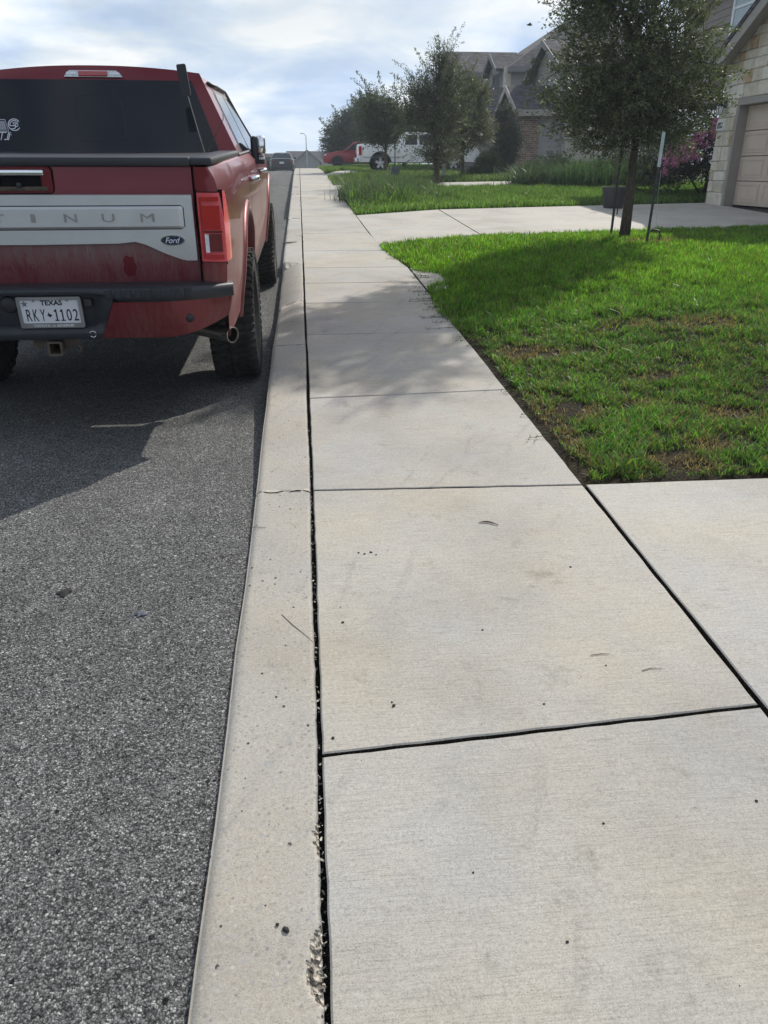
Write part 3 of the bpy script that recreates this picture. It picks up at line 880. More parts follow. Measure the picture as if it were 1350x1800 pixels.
g2 = np.array([.058, .088, .050]) * rng.uniform(.6, 1.2, n)[:, None]
col = np.where((rng.uniform(0, 1, n) < rank * .8)[:, None], g2, col)
blades('grass', X, Y, zt(X, Y) - .04, h + .04, rng.uniform(.012, .018, n), rng.uniform(.15, .75, n), col, label='bright lawn with rank dark tufts beyond the garage driveway')

# tall ornamental weeds against the brick house
def clumps(name, spots, hmin, hmax, nper, spread, colr, label, w=.016):
    X = np.concatenate([rng.normal(x, spread, nper) for x, y in spots]); Y = np.concatenate([rng.normal(y, spread, nper) for x, y in spots])
    n = len(X)
    col = np.array(colr) * rng.choice([.35, .6, .9, 1.1, 1.5], n)[:, None]
    return blades(name, X, Y, zt(X, Y) - .05, rng.uniform(hmin, hmax, n), rng.uniform(w * .7, w * 1.3, n), np.clip(rng.normal(.62, .38, n), .08, 1.4), col, label=label)
clumps('tall_weeds', [(7.0 + .22 * i + .25 * (i % 3), 25.0 + .6 * (i % 4)) for i in range(9)], .25, .95, 800, .34, (.050, .074, .046), 'tall grey green weeds with feathery tops before the brick house', .022)
clumps('tall_weeds', [(8.3 + .3 * i, 24.3 + .5 * (i % 3)) for i in range(7)], .4, 1.05, 600, .34, (.045, .09, .035), 'tall green weeds right of the feathery patch beside the driveway', .018)
clumps('tall_weeds', [(1.45 + .25 * i, 19.6 + .55 * i) for i in range(8)], .18, .55, 620, .30, (.062, .088, .045), 'shaggy dark tufts at the sidewalk corner of the middle lawn', .016)

# further lawns
def keep3(X, Y): return (X > np.interp(Y, [25, 31, 46, 70], [.92, .90, .84, .77])) & (Y > np.interp(X, [.9, 2.2, 9.3], [25.7, 26.7, 28.5])) & (Y < np.interp(X, [.9, 1.4, 2.9, 9.5], [30.4, 31, 37.2, 37.7]))
X, Y = scatter(.8, 12, 25.6, 37.8, 650, keep3)
n = len(X); cl = fnoise(X * .8, Y * .8)
col = np.stack([.058 + .03 * rng.uniform(0, 1, n), .095 + .04 * rng.uniform(0, 1, n), .024 + .014 * rng.uniform(0, 1, n)], 1) * (.75 + .4 * cl)[:, None] * rng.choice([.45, .8, 1.0, 1.6], n)[:, None]
blades('grass', X, Y, zt(X, Y) - .05, rng.uniform(.06, .22, n) + .04, rng.uniform(.018, .028, n), rng.uniform(.2, .8, n), col, label='lawn in front of the white pickup')
def keep4(X, Y): return (X > np.interp(Y, [31, 46, 70], [.92, .84, .77])) & (Y > np.interp(X, [.8, 2.2, 9.5], [33.2, 41.7, 42.4])) & ((Y < 53.8) | (Y > 59.2))
X, Y = scatter(.75, 9, 33, 66, 300, keep4)
n = len(X)
col = np.stack([.060 + .03 * rng.uniform(0, 1, n), .105 + .04 * rng.uniform(0, 1, n), .02 + .01 * rng.uniform(0, 1, n)], 1)
blades('grass', X, Y, zt(X, Y) - .05, rng.uniform(.12, .20, n) + .04, rng.uniform(.03, .045, n), rng.uniform(.2, .8, n), col, label='far lawn under the trees by the red crossover')
X, Y = scatter(8.5, 11, 19, 24.5, 500, lambda X, Y: (Y > 18.9) & (Y < yd2(X)))
n = len(X)
col = np.stack([.04 + .02 * rng.uniform(0, 1, n), .09 + .04 * rng.uniform(0, 1, n), .014 + 0 * X], 1)
blades('grass', X, Y, zt(X, Y) - .04, rng.uniform(.10, .17, n), rng.uniform(.014, .02, n), rng.uniform(.2, .8, n), col, label='shaded grass under the flowering shrub beside the garage')

# ------------------------------------------------------------------ trees and shrubs
def unit(v): return v / np.maximum(np.linalg.norm(v, axis=-1, keepdims=True), 1e-9)

def leaf_mesh(name, P, D, L, W, col, m, parent, fold=.25):
    n = len(P)
    rnd = unit(rng.normal(0, 1, (n, 3)))
    S = unit(np.cross(D, rnd)); N = np.cross(S, D)
    L_ = L[:, None]; W_ = W[:, None]
    V = np.zeros((n, 4, 3))
    V[:, 0] = P
    V[:, 1] = P + D * L_ * .5 + S * W_ * .5 + N * W_ * fold
    V[:, 2] = P + D * L_
    V[:, 3] = P + D * L_ * .5 - S * W_ * .5 + N * W_ * fold
    b0 = np.arange(n)[:, None] * 4
    t1 = b0 + np.array([[0, 1, 2]]); t2 = b0 + np.array([[0, 2, 3]])
    cc = np.repeat(col, 4, axis=0)
    return np_mesh(name, V.reshape(-1, 3), [t1, t2], m, cc, parent)

def foliage(ells, n, per, tl, ll, lw, base, m, parent, name='crown', up=.5, shell=2.0, shoots=(), var=.35, branches=True, per_shoot=60, pale=0.0):
    w = np.array([e[3] * e[4] * e[5] for e in ells]) ** .8; w = w / w.sum()
    idx = rng.choice(len(ells), n, p=w)
    E = np.array(ells)[idx]
    d = unit(rng.normal(0, 1, (n, 3)))
    r = rng.uniform(0, 1, n) ** (1 / shell)
    lump = .86 + .28 * fnoise(d[:, 0] * 2.1 + idx * 3 + 20, d[:, 1] * 2.1 + d[:, 2] * 1.7 + 20)
    P = E[:, :3] + d * E[:, 3:6] * (r * lump)[:, None]
    dirs = unit(d * 1.0 + rng.normal(0, .34, (n, 3)) + np.array([0, 0, up]))
    T = rng.uniform(.5, 1.35, n) * tl
    P = P - dirs * (T * .62)[:, None]
    # drop whole clumps to open gaps
    g = fnoise(P[:, 0] * 2.6 / max(.4, tl * 2) + 11, P[:, 2] * 2.6 / max(.4, tl * 2) + P[:, 1] * 1.3 + 11)
    keep = g > .31
    P, dirs, T, d, r = P[keep], dirs[keep], T[keep], d[keep], r[keep]; n = len(P)
    t = rng.uniform(.05, 1.0, (n, per))
    LP = P[:, None, :] + dirs[:, None, :] * (t * T[:, None])[..., None] + rng.normal(0, .018 * ll / .045, (n, per, 3))
    LP = LP - np.array([0, 0, 1]) * (t ** 2 * T[:, None] * .16)[..., None]
    LD = unit(dirs[:, None, :] * .85 + rng.normal(0, .5, (n, per, 3)))
    tw = rng.uniform(.65, 1.3, n)
    col = np.array(base)[None, None, :] * (tw[:, None] * rng.uniform(1 - var, 1 + var, (n, per)))[..., None]
    if pale: col = np.where((rng.uniform(0, 1, (n, per)) < pale)[..., None], col * np.array([1.9, 1.7, 1.5]), col)
    LP, LD, col = LP.reshape(-1, 3), LD.reshape(-1, 3), col.reshape(-1, 3)
    tri = [P, P + dirs * T[:, None]]
    for a, b_ in shoots:
        a, b_ = np.array(a, float), np.array(b_, float)
        k = per_shoot
        tt = rng.uniform(0, 1, k)
        L = np.linalg.norm(b_ - a)
        sag = np.array([0, 0, 1.0]) * (.15 * L * (tt * (1 - tt)))[:, None]
        LP = np.concatenate([LP, a + (b_ - a) * tt[:, None] + sag + rng.normal(0, .03 * ll / .045, (k, 3)) * (1.1 - tt)[:, None]])
        LD = np.concatenate([LD, unit((b_ - a) / L * .7 + rng.normal(0, .55, (k, 3)))])
        col = np.concatenate([col, np.array(base) * rng.uniform(.8, 1.5, k)[:, None]])
        tri = [np.concatenate([tri[0], a[None]]), np.concatenate([tri[1], b_[None]])]
    k = len(LP)
    leaf_mesh(name, LP, LD, rng.uniform(.7, 1.25, k) * ll, rng.uniform(.7, 1.25, k) * lw, np.clip(col, 0, 1), m, parent)
    if branches:
        A, B = tri; n = len(A)
        wv = unit(np.cross(B - A, rng.normal(0, 1, (n, 3)))) * (.0035 + .004 * tl)
        wv2 = unit(np.cross(B - A, wv)) * (.0035 + .004 * tl)
        V = np.stack([A - wv, A + wv, B, A - wv2, A + wv2, B], 1).reshape(-1, 3)
        b0 = np.arange(n)[:, None] * 6
        np_mesh('twigs', V, [b0 + np.array([[0, 1, 2]]), b0 + np.array([[3, 4, 5]])], M_BARK, None, parent)
    return P

def trunk(parent, h, r0, ells, limbs, lean=(0, 0), seed=1, fork=.45):
    rr = random.Random(seed)
    bm = bmesh.new()
    pts, rad = [], []
    N = 9
    for i in range(N):
        t = i / (N - 1)
        pts.append((lean[0] * t + .02 * rr.uniform(-1, 1) * (i > 0), lean[1] * t + .02 * rr.uniform(-1, 1) * (i > 0), h * t - .06 * (i == 0)))
        rad.append(r0 * (1.35 if i == 0 else 1.05 if i == 1 else 1 - .75 * t))
    tube(bm, pts, rad, 10)
    for k in range(limbs):
        t = rr.uniform(fork, .95)
        i = t * (N - 1); a = Vector(pts[int(i)]).lerp(Vector(pts[min(N - 1, int(i) + 1)]), i - int(i))
        e = rr.choice(ells)
        d = Vector((rr.gauss(0, 1), rr.gauss(0, 1), rr.gauss(0.2, .8))).normalized()
        b_ = Vector((e[0] + d.x * e[3] * .75, e[1] + d.y * e[4] * .75, e[2] + d.z * e[5] * .75))
        if b_.z < a.z: b_.z = a.z + .15
        m1 = a.lerp(b_, .35) + Vector((rr.uniform(-.06, .06), rr.uniform(-.06, .06), .10 * (b_ - a).length))
        m2 = a.lerp(b_, .7) + Vector((rr.uniform(-.06, .06), rr.uniform(-.06, .06), .06 * (b_ - a).length))
        ra = r0 * (1 - .75 * t) * rr.uniform(.4, .65)
        tube(bm, [a, m1, m2, b_], [ra, ra * .75, ra * .45, ra * .15], 6)
    return obj('trunk', bm, M_BARK, parent, smooth=True)

# the young oak on the front lawn
tx, ty = 4.37, 10.85
oak = thing('oak_tree', 'young dark green oak on the front lawn with a bare lower trunk between dark stakes', 'tree', (tx, ty, ztf(tx, ty) - .02))
E1 = [(-.15, .0, 2.35, 1.05, 1.05, .85), (-.52, -.1, 1.70, .80, .8, .55), (.40, .1, 1.85, .72, .85, .72), (-.22, .0, 3.10, .85, .95, .85), (.05, .1, 1.38, .80, .75, .42),
      (-.58, .2, 3.75, .66, .8, .75), (.0, -.1, 3.9, .58, .8, .8), (-.3, 0, 4.5, .5, .6, .6), (-.75, 0, 2.9, .5, .6, .45), (.68, -.1, 4.7, .50, .55, .45)]  # last clump sits above the view, added to throw shadow on the sidewalk
trunk(oak, 4.1, .060, E1, 26, lean=(.05, .02), seed=4, fork=.28)
foliage(E1, 3500, 25, .46, .050, .018, (.100, .122, .066), M_LEAF, oak, shell=2.6, up=.3, pale=.06,
        shoots=[((-.8, 0, 3.2), (-1.55, .1, 3.05)), ((-.9, 0, 3.4), (-1.5, 0, 3.35)), ((-.7, .1, 3.5), (-1.4, 0, 3.7)), ((-1.0, 0, 1.9), (-1.62, 0, 1.55)), ((-1.0, 0, 2.1), (-1.5, .1, 1.75)), ((-.9, 0, 2.6), (-1.45, 0, 2.75)),
                ((.8, 0, 2.4), (1.2, 0, 2.5)), ((.5, 0, 2.9), (.85, 0, 3.4)), ((.9, 0, 1.8), (1.3, 0, 1.65)), ((.5, 0, 1.2), (.95, 0, 1.05)), ((-.5, 0, 1.3), (-.95, .05, 1.05)), ((.9, -.1, 2.1), (1.36, -.1, 2.0))])

def small_tree(name, label, x, y, h, r0, ells, n, per, tl, ll, lw, base, limbs, seed, shoots=(), group=None, dz=0.0, **kw):
    t = thing(name, label, 'tree', (x, y, ztf(x, y) - .03 + dz), group=group)
    trunk(t, h, r0, ells, limbs, seed=seed, fork=.3)
    foliage(ells, n, per, tl, ll, lw, base, M_LEAF, t, shoots=shoots, **kw)
    return t
# tall airy tree before the white pickup
EA = [(0, 0, 1.9, 1.1, 1.0, .85), (-.65, 0, 2.75, .5, .5, .5), (.35, 0, 2.2, .7, .7, .65), (.05, 0, .85, .6, .55, .35), (-.35, 0, 2.6, .75, .8, .7), (.15, 0, 2.95, .7, .7, .8), (.0, 0, 1.0, .75, .7, .5), (-.75, 0, 2.1, .6, .6, .5), (.1, 0, 3.6, .4, .4, .5)]
small_tree('oak_tree', 'tallest airy oak with long loose shoots standing in front of the white pickup', 4.23, 26.5, 3.6, .085, EA, 950, 26, 1.05, .070, .026, (.100, .120, .076), 26, 21, shell=2.2, pale=.05,
           shoots=[((.2, 0, 3.4), (.75, 0, 4.45)), ((.1, 0, 3.6), (.45, 0, 4.3)), ((.3, 0, 3.0), (1.15, 0, 3.65)), ((-.6, 0, 2.9), (-1.45, 0, 3.45)), ((-.7, 0, 2.7), (-1.5, 0, 3.1)), ((-.6, 0, 2.5), (-1.5, 0, 2.75)), ((0, 0, 3.5), (-.15, 0, 4.05)),
                   ((-.3, 0, 3.1), (-.75, 0, 3.75)), ((-.8, 0, 1.7), (-1.5, 0, 1.35)), ((.7, 0, 2.6), (1.2, 0, 3.0)), ((-.5, 0, 1.0), (-1.25, 0, .75)), ((-.4, 0, 1.0), (-1.0, .1, .6))])
# lighter dense tree right of it
EB = [(0, 0, 2.3, .82, .8, .9), (.25, 0, 1.6, .85, .8, .7), (-.3, 0, 3.0, .6, .6, .6), (.35, 0, 2.7, .6, .6, .6), (-.35, 0, 1.3, .6, .6, .5)]
small_tree('oak_tree', 'dense silvery leaved tree right behind the tallest airy oak, beside the brick house', 5.75, 30.0, 2.7, .06, EB, 1250, 20, .55, .085, .036, (.115, .130, .085), 18, 31, shell=2.6, pale=.12,
           shoots=[((.1, 0, 3.2), (.35, 0, 3.75)), ((.5, 0, 2.0), (1.1, 0, 1.9)), ((.4, 0, 1.5), (1.1, 0, 1.2)), ((-.2, 0, 3.2), (-.5, 0, 3.7))])
# tree whose thin trunk stands before the pickup bed
EC = [(0, 0, 1.9, 1.0, 1.0, .75), (-.45, 0, 2.6, .8, .8, .65), (.5, 0, 2.3, .85, .8, .8), (-.3, 0, 1.55, .7, .7, .45)]
small_tree('oak_tree', 'dark oak whose slim trunk stands before the bed of the white pickup', 3.55, 36.3, 2.6, .07, EC, 900, 22, .95, .095, .040, (.075, .094, .058), 18, 41, shell=2.4,
           shoots=[((-.6, 0, 3.0), (-1.45, 0, 3.65)), ((-.5, 0, 3.1), (-1.2, 0, 3.85)), ((-.2, 0, 3.2), (-.3, 0, 3.9)), ((-.9, 0, 1.9), (-1.6, 0, 1.65)), ((-.7, 0, 2.4), (-1.4, 0, 2.9)), ((.2, 0, 3.1), (.5, 0, 3.7))])
# dark mass behind the red crossover
ED = [(0, 0, 2.2, 1.6, 1.5, 1.5), (-.7, 0, 1.6, 1.2, 1.2, 1.2), (.5, 0, 3.1, 1.1, 1.1, .9)]
small_tree('evergreen_tree', 'broad dark evergreen behind the red crossover, farthest left of the row', 3.3, 61.5, 3.0, .12, ED, 1100, 22, 1.2, .14, .06, (.066, .084, .056), 14, 51, shell=2.6,
           shoots=[((.3, 0, 3.6), (.3, 0, 4.6)), ((-.5, 0, 3.0), (-1.1, 0, 3.9)), ((.8, 0, 3.4), (1.2, 0, 4.4)), ((-1.4, 0, 2.4), (-2.0, 0, 3.1)), ((-1.4, 0, 1.4), (-2.0, 0, 1.7))])
ED2 = [(0, 0, 2.6, 1.3, 1.2, 1.4), (.5, 0, 1.9, 1.4, 1.2, 1.0), (-.4, 0, 3.4, .9, .9, .8)]
small_tree('evergreen_tree', 'tall dark evergreen between the red crossover and the white pickup', 4.6, 53.2, 3.2, .12, ED2, 1200, 22, 1.2, .14, .06, (.066, .084, .056), 14, 61, shell=2.6,
           shoots=[((-.4, 0, 3.9), (-.7, 0, 4.9)), ((.2, 0, 3.8), (.5, 0, 4.6)), ((-.8, 0, 3.3), (-1.5, 0, 4.1))])
ED3 = [(0, 0, 1.7, 1.5, 1.3, 1.1), (.8, 0, 2.3, 1.2, 1.1, 1.0)]
small_tree('evergreen_tree', 'dark tree seen above the cab of the white pickup', 6.1, 50.5, 2.4, .12, ED3, 1100, 20, 1.0, .14, .06, (.068, .086, .056), 12, 71, shell=2.6)

def shrub(name, label, x, y, ells, n, per, tl, ll, lw, base, cat='shrub', **kw):
    t = thing(name, label, cat, (x, y, ztf(x, y) - .03))
    foliage(ells, n, per, tl, ll, lw, base, kw.pop('m', M_SHRUB), t, name='foliage', branches=True, **kw)
    bm = bmesh.new(); r_ = random.Random(int(x * 100))
    for k in range(7):
        e = r_.choice(ells)
        tube(bm, [(r_.uniform(-.08, .08), r_.uniform(-.08, .08), -.03), (e[0] * .5, e[1] * .5, e[2] * .5), (e[0] + r_.uniform(-.5, .5) * e[3], e[1] + r_.uniform(-.5, .5) * e[4], e[2] + e[5] * .4)], [.03, .02, .008], 6)
    obj('stems', bm, M_BARK, t, smooth=True)
    return t
shrub('boxwood', 'rounded clipped olive shrub before the left wall of the brick house', 7.05, 31.8, [(0, 0, .40, .50, .5, .42), (.05, 0, .62, .42, .42, .30)], 900, 12, .12, .05, .03, (.075, .085, .035), shell=3.2)
shrub('low_shrub', 'low dark spreading shrub at the foot of the rounded olive shrub', 6.5, 31.2, [(0, 0, .15, .45, .3, .22), (.6, 0, .14, .4, .3, .2)], 500, 10, .14, .06, .03, (.035, .055, .025))
shrub('upright_shrub', 'tall dark upright shrub before the brick corner of the house', 7.95, 33.0, [(0, 0, .9, .55, .5, .9), (.15, 0, 1.7, .5, .45, .7), (-.1, 0, 2.2, .35, .35, .5), (.3, 0, 1.3, .5, .4, .6)], 1700, 12, .28, .075, .032, (.048, .062, .048), shell=2.6)
shrub('vine', 'bright green climber on the gable of the brick house', 11.15, 41.0, [(0, .75, 4.35, .2, .3, .2), (0, .2, 4.85, .15, .35, .15), (0, 1.2, 4.0, .2, .3, .22)], 130, 10, .22, .11, .06, (.085, .12, .04), cat='climber')
shrub('bush', 'dark bush beyond the crest left of the dark sedan', -4.0, 72, [(0, 0, .9, 1.3, 1, .7), (1.0, 0, .7, .9, .8, .6)], 900, 12, .3, .12, .06, (.030, .05, .025))

# leafy weeds among the tall blades
shrub('leafy_weeds', 'dark leafy weeds crowding below the brick corner of the house', 7.6, 26.1, [(-.4, 0, .3, .6, .5, .4), (.35, .1, .45, .7, .5, .5), (.9, -.2, .3, .5, .5, .4)], 1300, 12, .26, .07, .026, (.050, .078, .044), cat='weeds')
shrub('leafy_weeds', 'mixed leafy weeds at the right end of the tall weeds, left of the black pot', 9.0, 25.0, [(0, 0, .3, .7, .5, .45), (.9, .0, .45, .6, .5, .55), (1.6, 0, .3, .6, .5, .4)], 1300, 12, .26, .07, .026, (.042, .068, .034), cat='weeds')

# crape myrtle with pink blossom beside the garage
my = shrub('crape_myrtle', 'dark crape myrtle with pink blossom clusters beside the stone garage corner', 10.3, 20.6,
           [(0, 0, 1.2, 1.2, .9, .9), (.4, -.2, 2.0, .95, .8, .8), (-.9, 0, .9, .8, .7, .7), (.8, -.3, .9, .7, .7, .8), (-1.5, .2, .6, .6, .6, .5)], 2300, 13, .30, .07, .032, (.040, .052, .036), shell=2.6)
fl = []
r_ = random.Random(5)
for k in range(46):
    t = r_.uniform(-1, 1)
    fl.append((t * .95 - .62 + r_.uniform(-.1, .1), -.80 + r_.uniform(-.25, .15), 1.32 + .62 * t + r_.uniform(-.25, .25)))
P, D, Cc = [], [], []
for x, y, z in fl:
    k = 70
    s_ = r_.uniform(.04, .085)
    P.append(np.array([x, y, z]) + rng.normal(0, s_, (k, 3)) * np.array([1, 1, .9])); D.append(unit(rng.normal(0, 1, (k, 3))))
    Cc.append(np.array([.62, .22, .42]) * rng.uniform(.5, 1.3, k)[:, None])
P, D, Cc = map(np.concatenate, (P, D, Cc))
leaf_mesh('blossom', P, D, rng.uniform(.03, .055, len(P)), rng.uniform(.025, .045, len(P)), Cc, M_FLOWER, my)

# stakes round the oak
def stake(label, x, y, top, lean=(0, 0), r=.017, pale=False, blade=False):
    t = thing('tree_stake', label, 'stake', (x, y, ztf(x, y)), group='stakes round the young oak')
    bm = bmesh.new()
    tube(bm, [(0, 0, -.05), (lean[0] * .5, lean[1] * .5, top * .5), (lean[0], lean[1], top)], r, 6)
    for k in range(9):
        z = .15 + k * (top - .3) / 9
        box(bm, lean[0] * z / top - .007, lean[0] * z / top + .007, -r - .014, -r + .002, z, z + .02)
    obj('post', bm, M_STAKE, t)
    if pale:
        bm = bmesh.new()
        tube(bm, [(lean[0] * (top - .02) / top, 0, top - .02), (lean[0] * 1.25, 0, top + .36)], r * 1.25, 6)
        obj('painted_top', bm, M_STAKETOP, t)
    return t
stake('dark leaning stake with a pale painted top, nearest the viewer right of the oak trunk', 4.27, 9.86, .92, (.03, .0), .017, True)
stake('plain dark stake left of the oak trunk, standing in front of the black pot', 4.62, 12.0, 1.35, (.02, 0), .020)
# loose tie strap on its wire
t = thing('tie_strap', 'black strap hanging from a thin wire right of the pale topped stake', 'strap', (4.31, 9.86, ztf(4.27, 9.86) + .02))
bm = bmesh.new(); tube(bm, [(.03, .01, .85), (.05, .05, .6), (.09, .10, .32), (.125, .13, .14)], .0022, 5); obj('wire', bm, M_STAKETOP, t)
bm = bmesh.new()
tube(bm, [(.055, .13, .13), (.075, .13, .155), (.125, .13, .15), (.165, .13, .14), (.185, .13, .09), (.175, .13, .035), (.155, .12, .01)], [.012, .012, .010, .010, .011, .010, .006], 6)
obj('strap', bm, M_STAKE, t, smooth=True)
bm = bmesh.new(); tube(bm, [(4.66, 11.96, ztf(4.66, 12) + .48), (4.665, 11.96, ztf(4.66, 12) + .40), (4.66, 11.955, ztf(4.66, 12) + .33)], .010, 6)
tag(obj('tie_strap', bm, M_STAKE), 'short black strap end hanging on the plain stake before the pot', 'strap')

# nursery pot on the driveway
pt = thing('plant_pot', 'large black nursery pot on the garage driveway behind the oak trunk', 'pot', (6.62, 17.25, ztf(6.62, 17.25)))
bm = bmesh.new()
lathe(bm, [(0, 0), (.20, 0), (.205, .01), (.25, .36), (.268, .362), (.272, .375), (.272, .415), (.262, .42), (.25, .415), (.24, .36), (0, .35)], 32)
obj('pot', bm, M_POT, pt, smooth=True, angle=40)
bm = bmesh.new()
for a in (0, 2.1, 4.2): tube(bm, [(.04 * math.cos(a), .04 * math.sin(a), .34), (.05 * math.cos(a), .05 * math.sin(a), .7), (.07 * math.cos(a), .07 * math.sin(a), 1.0)], .008, 5)
obj('sticks', bm, M_TWIG, pt)

# ------------------------------------------------------------------ red pickup truck
TH = math.atan(.0386)
truck = thing('pickup_truck', 'dusty dark red crew cab pickup with a silver tailgate band parked at the kerb', 'pickup truck', (-1.37, 4.0, .0386 * 4.0 - .13), (TH, 0, 0))

def interp(x, t): return float(np.interp(x, [a for a, _ in t], [b_ for _, b_ in t]))
PROF = [(.50, .945), (.62, .962), (.75, .982), (.92, .998), (1.12, 1.0), (1.25, .988), (1.34, .968), (1.385, .940), (1.40, .915)]
def side_x(y, z):
    x = interp(z, PROF)
    x -= .035 * (1 - min(1, max(0, (y - .2) / .7))) ** 1.6 * min(1, max(0, (z - .5) / .3))
    if y > 5.0: x -= .10 * ((y - 5.0) / .8) ** 2
    return x
ARCH = [(1.48, .57, .53), (5.18, .57, .53)]
def zlow(y, zb):
    z = zb
    for yc, zc, rr in ARCH:
        if abs(y - yc) < rr: z = max(z, zc + math.sqrt(rr * rr - (y - yc) ** 2))
    return z
def side_panel(bm, s, ys, zb, ztop, n=12, off=0.0):
    P = []
    for y in ys:
        z0 = zlow(y, zb)
        zs = [z0 + (ztop - z0) * (i / n) for i in range(n + 1)]
        row = [(s * (side_x(y, zs[0]) - .05), y, zs[0] + .005)] + [(s * (side_x(y, z) + off), y, z) for z in zs]
        P.append(row)
    grid(bm, P)
def ysamp(a, b_, n):
    v = list(np.linspace(a, b_, n))
    for yc, zc, rr in ARCH:
        for k in range(33):
            q = yc - rr * math.cos(math.pi * k / 32)
            if a < q < b_: v.append(q)
            if k in (0, 32):
                for e in (-.003, .003):
                    if a < q + e < b_: v.append(q + e)
    return sorted(set(round(float(x), 4) for x in v))

for s in (1, -1):
    # bed side with rear corner post
    bm = bmesh.new()
    side_panel(bm, s, ysamp(.205, 1.945, 26), .56, 1.385)
    P = []
    for y in ysamp(.205, 1.945, 12): P.append([(s * side_x(y, 1.385), y, 1.385), (s * (side_x(y, 1.385) - .02), y, 1.40), (s * .84, y, 1.402)])
    grid(bm, P)
    # rear face of the corner: above and below the lamp
    for z0, z1 in ((1.275, 1.385), (.80, .94)):
        zs = np.linspace(z0, z1, 5)
        grid(bm, [[(s * .836, .215, z), (s * .88, .203, z), (s * (side_x(.205, z) - .012), .200, z), (s * side_x(.205, z), .207, z)] for z in zs])
    grid(bm, [[(s * .836, .30, z), (s * .836, .215, z)] for z in (.80, 1.39)])
    # lower lip under the corner
    obj('bed_side', bm, M_REDSIDE, truck, smooth=True, angle=35)
    bm = bmesh.new()
    box(bm, s * .795, s * .932, .19, 1.94, 1.392, 1.428, .012)
    obj('rail_cap', bm, M_BLACK, truck, smooth=True, angle=40)
    # wheel arch lips
    for yc, zc, rr in ARCH:
        bm = bmesh.new()
        P = []
        for k in range(41):
            a = math.pi * (-.03 + 1.06 * k / 40)
            row = []
            for dr, dx in ((-.012, -.05), (-.006, .010), (.012, .016), (.040, .012), (.052, -.004)):
                y = yc - (rr + dr) * math.cos(a); z = zc + (rr + dr) * math.sin(a)
                row.append((s * (side_x(y, max(.52, z)) + dx), y, z))
            P.append(row)
        grid(bm, P)
        obj('arch_lip', bm, M_REDSIDE, truck, smooth=True)
        bm = bmesh.new()   # dark liner
        P = []
        for k in range(25):
            a = math.pi * k / 24
            y = yc - (rr + .01) * math.cos(a); z = zc + (rr + .01) * math.sin(a)
            P.append([(s * (side_x(y, max(.5, z)) - .03), y, z), (s * .60, y, z)])
        grid(bm, P)
        quad(bm, (s * .60, yc - rr, .5), (s * .60, yc + rr, .5), (s * .60, yc + rr, 1.15), (s * .60, yc - rr, 1.15))
        obj('arch_liner', bm, M_UNDER, truck)
    # doors and front fender
    bm = bmesh.new()
    side_panel(bm, s, ysamp(1.965, 3.235, 14), .58, 1.40, 14)
    d1 = obj('rear_door', bm, M_REDSIDE, truck, smooth=True)
    bm = bmesh.new()
    side_panel(bm, s, ysamp(3.25, 4.52, 14), .58, 1.40, 14)
    d2 = obj('front_door', bm, M_REDSIDE, truck, smooth=True)
    bm = bmesh.new()
    side_panel(bm, s, ysamp(4.535, 5.78, 22), .56, 1.36, 12)
    obj('front_fender', bm, M_REDSIDE, truck, smooth=True)
    for dpar, yh in ((d1, 2.16), (d2, 3.45)):
        bm = bmesh.new()
        tube(bm, [(s * .985, yh - .10, 1.245), (s * 1.032, yh - .08, 1.248), (s * 1.042, yh, 1.248), (s * 1.032, yh + .08, 1.248), (s * .985, yh + .10, 1.245)], [.016, .019, .02, .019, .016], 8)
        obj('handle', bm, M_CHROME, dpar, smooth=True)
    bm = bmesh.new()
    box(bm, s * .90, s * .955, 1.95, 4.55, .545, .60, .01)
    obj('rocker', bm, M_BLACK, truck)
    # beltline moulding
    bm = bmesh.new(); tube(bm, [(s * .925, 2.0, 1.402), (s * .925, 4.45, 1.402)], .010, 6)
    obj('belt_trim', bm, M_BLACK, truck)

# gap behind the cab, inner bed
bm = bmesh.new()
box(bm, -.93, .93, 1.945, 1.968, .56, 1.39)
obj('cab_gap', bm, M_DARK, truck)
bm = bmesh.new()
box(bm, -.80, .80, .24, 1.95, 1.395, 1.415, .006)
obj('bed_cover', bm, M_BLACK, truck)

# cab greenhouse
def xs_(z): return .925 - (z - 1.40) * .47
def yrear(x, z): return 1.975 + (z - 1.40) * .28 + .05 * (abs(x) / .8) ** 2
def zroof(x): return 1.938 - .028 * (abs(x) / .6) ** 2.2
bm = bmesh.new()
secs = []
for y in (0, 2.25, 2.7, 3.2, 3.65, 3.8, 4.0, 4.2, 4.4, 4.56):
    zt_ = 1.0 if y <= 3.65 else max(0.0, 1 - (y - 3.65) / .93)
    row = []
    for z in (1.40, 1.50, 1.60, 1.70, 1.78, 1.84): row.append((xs_(z), z))
    row += [(.700, 1.872), (.672, 1.893), (.62, 1.908), (.5, zroof(.5)), (.3, zroof(.3)), (.0, zroof(0))]
    pts = []
    for x, z in row:
        zz = 1.40 + (z - 1.40) * zt_
        xx = x if z > 1.84 and zt_ > .98 else (xs_(zz) if z <= 1.84 else x * (1 + (1 - zt_) * .32))
        if y == 0: yy = yrear(x, z) - (0 if z < 1.86 else -.03 * ((z - 1.86) / .08)) + (.035 if abs(x) > .70 - (z - 1.84) * .0 and z < 1.86 and False else 0)
        else: yy = y
        pts.append((xx, yy, zz))
    secs.append(pts)
for k, sec in enumerate(secs):
    secs[k] = sec + [(-x, y, z) for x, y, z in sec[-2::-1]]
grid(bm, secs)
